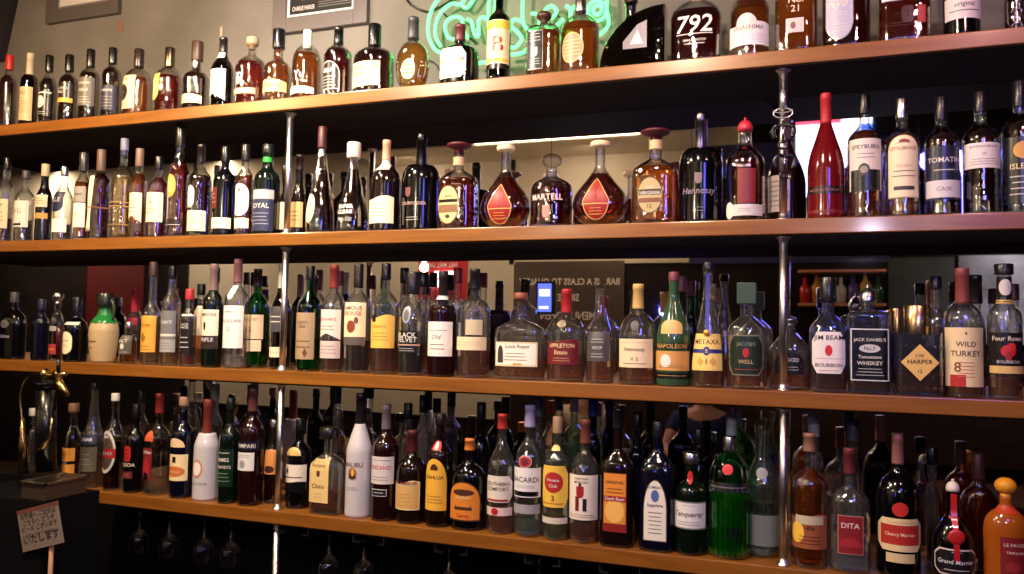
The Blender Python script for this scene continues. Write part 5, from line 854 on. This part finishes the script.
# ------------------------------------------------------------------ the room behind the viewer, seen in the mirror
YW = -3.7
FLOOR = wood('floor_wood', (46, 30, 22), (70, 46, 32), .45, (1, 8, 1), .2)
ZCE = 3.30
struct(prism_box('floor', (-9.2, YW - .1, -.1), (4.2, MY + .13, 0), FLOOR, 0))
struct(prism_box('ceiling', (-9.2, YW - .1, ZCE), (4.2, MY + .13, ZCE + .1), plaster('ceiling_paint', (90, 80, 70), (110, 98, 84), 2, .1), 0))
struct(prism_box('wall_left', (-9.3, YW - .1, 0), (-9.2, MY + .13, ZCE), DARK, 0))
struct(prism_box('wall_right', (4.2, YW - .1, 0), (4.3, MY + .13, ZCE), DARK, 0))
struct(prism_box('wall_front', (-9.2, YW - .1, 0), (4.2, YW, ZCE), DARK, 0))
def wallrect(name, px0, py0, px1, py1, m, d=.03, y=YW):
    a = mir(px0, py0, y); b = mir(px1, py1, y); x0, x1 = sorted((a.x, b.x)); z0, z1 = sorted((a.z, b.z)); return prism_box(name, (x0, y + .001, z0), (x1, y + d, z1), m, 0), (x0, x1, z0, z1)
o, _ = wallrect('wall_panel', 196, 140, 512, 420, CREAM, .02); struct(o)
o, _ = wallrect('wall_panel', 512, 140, 745, 262, CREAM, .02); struct(o)
o, _ = wallrect('wall_panel', -20, 140, 195, 258, CREAM, .02); struct(o)
o, r_ = wallrect('poster', 89, 264, 142, 330, flat((110, 16, 18), .6), .012); tag(o, 'plain deep red poster seen in the mirror behind the ceramic jug', 'poster')
RED = root('poster', (0, 0, 0), 'red poster with a glowing white centre seen in the mirror, above the third shelf bottles', 'poster')
a = mir(420, 261, YW); b = mir(468, 300, YW); x0, x1 = a.x, b.x; z1, z0 = a.z, b.z; RED.location = ((x0 + x1) / 2, YW + .022, z0); w_, h_ = x1 - x0, z1 - z0
mb = MB(); mb.box((-w_ / 2, 0, 0), (w_ / 2, .012, h_), flat((190, 30, 40), .5)); vs, fs, w, h = text_mesh('PALL MALL LIVE', 0, .01)
kk = w_ * .6 / w; mb.add([(-x * kk, .013, h_ * .82 + y * kk * 1.4) for x, y in vs], [tuple(reversed(f)) for f in fs], flat((236, 220, 214), .5), False); mb.build('sheet', RED)
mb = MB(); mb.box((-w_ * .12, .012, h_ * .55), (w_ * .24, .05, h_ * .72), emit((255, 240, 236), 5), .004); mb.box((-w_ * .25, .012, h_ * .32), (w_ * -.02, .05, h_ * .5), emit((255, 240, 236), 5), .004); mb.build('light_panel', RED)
# window with lettering over the bar entrance
def room_sign():
    a = mir(516, 262, YW); b = mir(625, 262, YW); c = mir(570, 345, YW); x0, x1 = a.x, b.x; z1 = a.z; z0 = c.z
    t = root('menu_window', ((x0 + x1) / 2, YW + .001, z0), 'dark glazed board with pale reversed capitals seen in the mirror', 'sign'); w_, h_ = x1 - x0, z1 - z0
    mb = MB(); mb.box((-w_ / 2, 0, 0), (w_ / 2, .02, h_), flat((70, 58, 50), .35)); mb.build('board', t)
    mb = MB()
    for s_, fz, fw in (('BAR   IS A CLASS TO QUALITY', .70, .92), ('SINCE', .52, .2), ('MENU   OPEN', .30, .5)):
        vs, fs, w, h = text_mesh(s_, 0, .015); kk = w_ * fw / w; mb.add([(-x * kk, .0215, h_ * fz + y * kk * 1.2) for x, y in vs], [tuple(reversed(f)) for f in fs], flat((226, 214, 196), .5), False)
    mb.build('lettering', t)
room_sign()
def screen(px0, py0, px1, py1, col, st, lab, y=YW, bez=True):
    a = mir(px0, py0, y); b = mir(px1, py1, y); w_ = abs(b.x - a.x); h_ = abs(a.z - b.z)
    t = root('television', ((a.x + b.x) / 2, y + .03, min(a.z, b.z)), lab, 'television'); mb = MB(); mb.box((-w_ / 2 - .02, -.03, -.02), (w_ / 2 + .02, .02, h_ + .02), BLACK, .004); mb.build('case', t)
    mb = MB(); mb.box((-w_ / 2, .02, 0), (w_ / 2, .022, h_), emit(*[col[0], st])); 
    for q in col[1:]: mb.box((w_ * q[0], .022, h_ * q[2]), (w_ * q[1], .0225, h_ * q[3]), emit(q[4], st))
    mb.build('screen', t)
screen(540, 284, 553, 312, [(90, 110, 255), (-.4, .4, .55, .8, (230, 235, 255)), (-.4, .3, .1, .2, (220, 225, 255))], 2.2, 'small blue-lit screen seen in the mirror beside the red capsule bottle', YW + .35)
screen(796, 122, 872, 196, [(235, 235, 255), (.3, .5, 0, .35, (60, 230, 230)), (.36, .5, .35, .9, (70, 110, 240)), (-.5, .1, .93, 1.0, (230, 60, 90))], 3.6, 'large bright television seen in the mirror behind the red champagne bottle')
# back shelf with small bottles across the room
a = mir(798, 322, YW + .25); b = mir(885, 270, YW + .25)
for zz_, nm in ((a.z + (b.z - a.z) * .36, 'lower shelf of the far bottle display seen in the mirror'), (b.z, 'upper shelf of the far bottle display seen in the mirror')):
    o = prism_box('display_shelf', (a.x, YW + .02, zz_ - .02), (b.x, YW + .34, zz_), wood('far_shelf_wood', (200, 130, 60), (220, 150, 80)), .003); tag(o, nm, 'shelf')
FC = [('red', (190, 40, 40)), ('amber', (200, 130, 50)), ('brown', (110, 60, 30)), ('clear', (200, 200, 205)), ('violet', (90, 70, 150)), ('gold', (210, 170, 80)), ('dark green', (40, 80, 50))]
for i, (nm, c_) in enumerate(FC):
    x = a.x + (b.x - a.x) * (i + .6) / 7.2; z = a.z + (b.z - a.z) * .36; mb = MB(); h_ = .19 + .02 * (i % 3); mb.lathe([(0, .036), (h_ * .6, .038), (h_ * .74, .014), (h_, .014)], flat(c_, .15, 0, .5), seg=12)
    o = mb.build('display_bottle', None, (x, YW + .25, z)); tag(o, '%s bottle on the far display shelf seen in the mirror' % nm, 'bottle', 'bottles on the far display shelf')
o, _ = wallrect('wall_panel', 888, 258, 955, 345, plaster('olive_wall', (60, 64, 54), (76, 78, 68), 2), .02); struct(o)
o, _ = wallrect('wall_picture', 958, 256, 1030, 345, plaster('smoky_print', (60, 56, 56), (196, 190, 190), 3.2, 0), .03); tag(o, 'cloudy grey picture seen in the mirror above the flower-labelled bottle', 'picture')
o, _ = wallrect('wall_panel', 690, 148, 890, 262, plaster('blue_wall', (44, 44, 92), (60, 56, 110), 2), .025); struct(o)
o, _ = wallrect('wall_panel', 512, 346, 1024, 470, DKW, .03); struct(o)
so = mir(600, 138, YW + .6).z
struct(prism_box('ceiling_soffit', (-3.6, YW, so), (-.75, YW + .62, so + .12), CREAM, 0))
a = mir(478, 143, YW + .6); b = mir(640, 143, YW + .6)  # glowing tube added to stand in for a strip of lit ceiling
t = root('glow_tube', ((a.x + b.x) / 2, YW + .64, a.z), 'warm tube added for ceiling glow, seen in the mirror above the ball-stoppered decanter', 'lamp'); w_ = b.x - a.x
mb = MB(); mb.tube([(-w_ / 2, .015, 0), (w_ / 2, .015, 0)], .028, emit((255, 226, 180), 9), 12); mb.build('tube', t)
mb = MB(); mb.box((-w_ / 2 - .02, -.02, -.01), (w_ / 2 + .02, .004, .06), flat((200, 190, 170), .5), .003); mb.build('housing', t)
# customers' counter
CZ = .80
o = prism_box('bar_counter', (-4.6, -1.95, CZ - .05), (3.2, -1.35, CZ), wood('counter_wood', (70, 38, 22), (96, 54, 30), .2), .006); tag(o, 'long dark wooden customer counter seen in the mirror', 'counter')
o = prism_box('counter_front', (-4.6, -1.45, 0), (3.2, -1.40, CZ - .05), DKW, 0); o.parent = bpy.data.objects['bar_counter']

# ------------------------------------------------------------------ two patrons at a table, seen in the mirror
def skin_mesh(name, nodes, edges, mat, parent, sub=2, rootn=0):
    me = bpy.data.meshes.new(name); me.from_pydata([n_[0] for n_ in nodes], edges, []); o = bpy.data.objects.new(name, me); COL.objects.link(o); o.parent = parent
    sk = o.modifiers.new('skin', 'SKIN'); sk.use_smooth_shade = True
    if not me.skin_vertices: me.attributes  # layer is made by the modifier
    lay = me.skin_vertices[0].data if me.skin_vertices else None
    if lay is None:
        bpy.context.view_layer.objects.active = o; me.update(); lay = me.skin_vertices[0].data
    for i, n_ in enumerate(nodes): lay[i].radius = (n_[1], n_[2] if len(n_) > 2 else n_[1]); lay[i].use_root = (i == rootn)
    sb = o.modifiers.new('smooth', 'SUBSURF'); sb.levels = sub; sb.render_levels = sub
    me.materials.append(mat); return o
def patron(px, lab, shirt, hair, reach):
    """seated, facing the bar (+y), forearms on the table"""
    x = mir(px, 425, -2.85).x; t = root('person', (x, -2.95, 0), lab, 'person')
    SKN = flat((206, 150, 120), .5); SHT = flat(shirt, .8); TRO = flat((24, 26, 34), .8)
    V = []; E = []
    def n(p, r, r2=None, link=None):
        V.append((p, r, r2 or r)); 
        if link is not None: E.append((link, len(V) - 1))
        return len(V) - 1
    pel = n((0, 0, .50), .13, .11); wa = n((0, .02, .66), .125, .10, pel); ch = n((0, .03, .84), .14, .105, wa); up = n((0, .02, .96), .12, .085, ch)
    nk = n((0, .03, 1.04), .05, .05, up); n((0, .05, 1.10), .05, .05, nk); 
    arms = {}
    for s_ in (-1, 1):
        sh = n((s_ * .17, .02, .95), .055, .055, up); el = n((s_ * .25, .12, .74), .043, .043, sh); m_ = n((s_ * .20 + reach[0] * (s_ > 0) * .0, .26, .735), .038, .036, el); wr = n((s_ * .13, .38, .735), .026, .022, m_)
        arms[s_] = (sh, el, m_, wr); pa = n((s_ * .11, .43, .735), .034, .018, wr)
        for k, (dx, ln) in enumerate([(-.024, .060), (-.008, .070), (.008, .066), (.024, .052)]):
            a1 = n((s_ * .11 + dx, .465, .737), .0095, .0095, pa); a2 = n((s_ * .105 + dx * 1.15, .465 + ln * .55, .735), .0088, .0088, a1); n((s_ * .10 + dx * 1.1, .465 + ln, .722), .0078, .0078, a2)
        th = n((s_ * .075, .435, .737), .011, .011, pa); n((s_ * .055, .462, .728), .009, .009, th)
        hp = n((s_ * .10, .05, .48), .085, .08, pel); kn = n((s_ * .13, .46, .47), .058, .058, hp); an = n((s_ * .13, .44, .10), .038, .038, kn); n((s_ * .14, .56, .05), .035, .03, an)
    skin_mesh('body', V, E, SKN, t)
    # head with face
    mb = MB(); vs = []; fs = []; nu, nv = 24, 18; hc = Vector((0, .065, 1.215))
    for j in range(nv + 1):
        ph = math.pi * j / nv
        for i in range(nu):
            a = 2 * math.pi * i / nu; dx, dy, dz = math.sin(ph) * math.cos(a), math.sin(ph) * math.sin(a), math.cos(ph)
            w_ = .078 * (1 - .22 * max(0, -dz)); p = Vector((dx * w_, dy * .096, dz * .118))
            if dy > .5: p.y += .022 * math.exp(-((dx / .16) ** 2 + ((dz + .12) / .22) ** 2)) - .010 * math.exp(-(((abs(dx) - .36) / .15) ** 2 + ((dz - .08) / .12) ** 2)) + .006 * math.exp(-((dx / .25) ** 2 + ((dz + .48) / .1) ** 2))
            vs.append(hc + p)
    for j in range(nv):
        for i in range(nu):
            k2 = (i + 1) % nu; fs.append((j * nu + i, (j + 1) * nu + i, (j + 1) * nu + k2, j * nu + k2))
    mb.add(vs, fs, SKN)
    for s_ in (-1, 1):
        mb.lathe([(-.004, .006), (0, .011), (.004, .006)], flat((236, 232, 226), .3), hc + Vector((s_ * .030, .078, .010)), 10, (0, 1, 0)); mb.lathe([(-.001, .004), (.005, .005)], BLACK, hc + Vector((s_ * .030, .0795, .010)), 8, (0, 1, 0))
        mb.tube([hc + Vector((s_ * .074, .0, -.02)), hc + Vector((s_ * .084, -.006, .005)), hc + Vector((s_ * .080, -.008, .028))], [.010, .014, .009], SKN, 8)
    mb.tube([hc + Vector((-.024, .086, -.058)), hc + Vector((0, .093, -.056)), hc + Vector((.024, .086, -.058))], [.003, .006, .003], flat((150, 70, 66), .4), 8)
    mb.build('head', t)
    mb = MB(); vs = []; fs = []
    for j in range(10):
        ph = .06 + (math.pi * .62) * j / 9
        for i in range(nu):
            a = 2 * math.pi * i / nu; k = 1.0 if math.sin(a) < .35 else .55; q = ph * k
            vs.append(hc + Vector((math.sin(q) * math.cos(a) * .087, math.sin(q) * math.sin(a) * .104 - .004, math.cos(q) * .128)))
    for j in range(9):
        for i in range(nu): k2 = (i + 1) % nu; fs.append((j * nu + i, (j + 1) * nu + i, (j + 1) * nu + k2, j * nu + k2))
    fs.append(tuple(range(nu - 1, -1, -1))); mb.add(vs, fs, flat(hair, .5)); mb.build('hair', t)
    # shirt: torso and upper sleeves; trousers
    K = 1.14; W2_ = [((0, 0, .50), .150, .128), ((0, .02, .66), .142, .118), ((0, .03, .84), .157, .120), ((0, .02, .965), .132, .096)]; E2 = [(0, 1), (1, 2), (2, 3)]
    for s_ in (-1, 1):
        b0 = len(W2_); W2_ += [((s_ * .17, .02, .95), .068, .068), ((s_ * .215, .07, .84), .060, .060)]; E2 += [(3, b0), (b0, b0 + 1)]
    skin_mesh('shirt', W2_, E2, SHT, t)
    W3 = [((0, 0, .49), .145, .125)]; E3 = []
    for s_ in (-1, 1):
        b0 = len(W3); W3 += [((s_ * .10, .05, .48), .098, .092), ((s_ * .13, .46, .47), .068, .068), ((s_ * .13, .44, .14), .055, .055)]; E3 += [(0, b0), (b0, b0 + 1), (b0 + 1, b0 + 2)]
    skin_mesh('trousers', W3, E3, TRO, t)
    # stool under the person
    st = root('bar_stool', (x, -2.95, 0), 'round black stool under the ' + lab.split(' in ')[0].replace('seated ', '') + ' in ' + lab.split(' in ')[1].split(' with')[0], 'stool')
    mb = MB(); mb.lathe([(.345, .16), (.35, .17), (.37, .17), (.375, .16)], BLACK, seg=24); mb.build('seat', st)
    mb = MB(); mb.lathe([(.0, .17), (.012, .17), (.02, .03), (.34, .022)], CHROME, seg=24); mb.build('pedestal', st)
    return t
patron(702, 'seated person in a navy shirt with both forearms on the table, seen in the mirror', (20, 28, 70), (20, 16, 16), (0, 0))
patron(585, 'seated person in a pale cream shirt at the same table, seen in the mirror', (206, 190, 160), (40, 26, 20), (0, 0))
xa_ = mir(530, 425, -2.5).x; xb_ = mir(780, 425, -2.5).x
t = root('table', ((xa_ + xb_) / 2, -2.5, 0), 'low dark wooden table with two patrons seated at it, seen in the mirror', 'table'); w_ = (xb_ - xa_) / 2
mb = MB(); mb.box((-w_, -.22, .675), (w_, .28, .705), wood('table_wood', (60, 34, 22), (84, 50, 30), .3), .004); mb.build('tabletop', t)
for sx in (-1, 1):
    for sy in (-.16, .22): mb = MB(); mb.box((sx * (w_ - .06) - .02, sy - .02, .001), (sx * (w_ - .06) + .02, sy + .02, .674), DKW, .003); mb.build('leg', t)
g = root('tumbler', (mir(652, 425, -2.45).x, -2.40, .7055), 'small glass of pale beer on the table seen in the mirror', 'glass')
mb = MB(); mb.lathe([(0, .030), (.004, .032), (.12, .037)], glass(GL['c']), seg=20, close=False); mb.build('bowl', g)
mb = MB(); mb.lathe([(.005, .029), (.085, .033), (.086, .034), (.108, .035)], flat((226, 200, 140), .4), seg=20); mb.build('beer', g)
# ------------------------------------------------------------------ light
def area(name, loc, size, power, col, look, shape='DISK', size_y=None, spread=180):
    d = bpy.data.lights.new(name, 'AREA'); d.shape = shape; d.size = size; d.energy = power; d.color = tuple(lin(col)); d.spread = math.radians(spread)
    if size_y: d.size_y = size_y
    o = bpy.data.objects.new(name, d); COL.objects.link(o); o.location = loc
    o.rotation_euler = (Vector(look) - Vector(loc)).to_track_quat('-Z', 'Y').to_euler(); return o
area('ceiling_spot', (-1.45, -.95, 2.76), .07, 28, (255, 236, 208), (-1.35, .05, 2.1), spread=150)
area('ceiling_spot', (-2.5, -1.05, 2.76), .07, 25, (255, 214, 160), (-2.4, .0, 1.9), spread=150)
area('ceiling_spot', (-.45, -1.15, 2.76), .07, 16, (255, 222, 190), (-.4, .0, 1.7), spread=150)
area('ceiling_spot', (.65, -1.15, 2.76), .07, 4.5, (255, 184, 186), (.6, .0, 1.9), spread=150)
hx = at(262, 105, 0).x; area('ceiling_spot', (hx, -.42, 2.80), .06, 5.5, (255, 244, 226), (hx, .0, 2.27), spread=120)
area('picture_fill', (1.6, -3.0, 2.6), .2, 14, (220, 220, 235), (1.9, -3.7, 1.6), spread=140)  # fill light added to brighten the cloudy grey picture
area('front_fill', (-1.2, -1.9, 2.2), .08, 7, (255, 236, 214), (-1.0, .1, 1.2))  # fill lights added on the viewer's side to brighten the front labels
area('front_fill', (.35, -2.4, 2.1), .08, 8, (232, 226, 255), (0, .1, 1.2))
area('blue_lamp', (.7, -1.9, 2.35), .38, 8, (110, 104, 255), (.1, .1, 1.5))
area('blue_lamp', (-.9, -3.0, 1.7), .12, 3, (96, 100, 255), (-.9, .1, 1.4))
for i, x in enumerate((-7.6, -5.4, -3.2, -1.6)): area('wall_washer', (x, YW + .55, 2.95), .12, (26, 22, 16, 14)[i], (255, 230, 196), (x, YW + .1, 1.9), 'RECTANGLE', 1.4)
# small round bulbs added along the room to put glints in the glass
BULB = emit((255, 214, 160), 60)
bw = ['over the till', 'by the far door', 'over the middle tables', 'near the display shelf', 'at the room corner', 'over the end of the counter']
for i, (x, y, z) in enumerate([(-3.6, -1.7, 2.25), (-2.6, -2.5, 2.0), (-1.7, -2.7, 2.35), (-.7, -2.7, 2.3), (.7, -2.8, 2.2), (1.5, -1.6, 2.1)]):
    t = root('glint_bulb', (x, y, z), 'small warm pendant bulb added for glints ' + bw[i], 'lamp', 'pendant bulbs added for glints')
    mb = MB(); mb.lathe([(-.045, .004), (-.04, .02), (-.02, .03), (0, .028), (.02, .014), (.03, .012)], BULB, seg=16); mb.build('bulb', t)
    mb = MB(); mb.lathe([(.03, .014), (.06, .014), (.062, .003), (ZCE - z, .003)], BLACK, seg=10); mb.build('cord', t)
w = bpy.data.worlds.new('night'); sc.world = w; w.use_nodes = True; w.node_tree.nodes['Background'].inputs[0].default_value = (.02, .018, .022, 1); w.node_tree.nodes['Background'].inputs[1].default_value = .3
# ------------------------------------------------------------------ camera
cd = bpy.data.cameras.new('camera'); cam = bpy.data.objects.new('camera', cd); COL.objects.link(cam); sc.camera = cam
cd.sensor_width = 36; cd.lens = 36 * FPX / 1024; cd.clip_start = .02
cam.matrix_world = Matrix(((RR.x, UU.x, -F.x, CAM.x), (RR.y, UU.y, -F.y, CAM.y), (RR.z, UU.z, -F.z, CAM.z), (0, 0, 0, 1)))
sc.view_settings.view_transform = 'Standard'; sc.view_settings.look = 'None'; sc.view_settings.gamma = 1; sc.view_settings.exposure = -0.08; sc.view_settings.use_curve_mapping = False
sc.cycles.use_denoising = True; sc.cycles.max_bounces = 20; sc.cycles.transmission_bounces = 14; sc.cycles.glossy_bounces = 8; sc.cycles.diffuse_bounces = 3; sc.cycles.transparent_max_bounces = 64
sc.cycles.caustics_reflective = True; sc.cycles.blur_glossy = 1.0; sc.cycles.caustics_refractive = False; sc.cycles.sample_clamp_indirect = 8
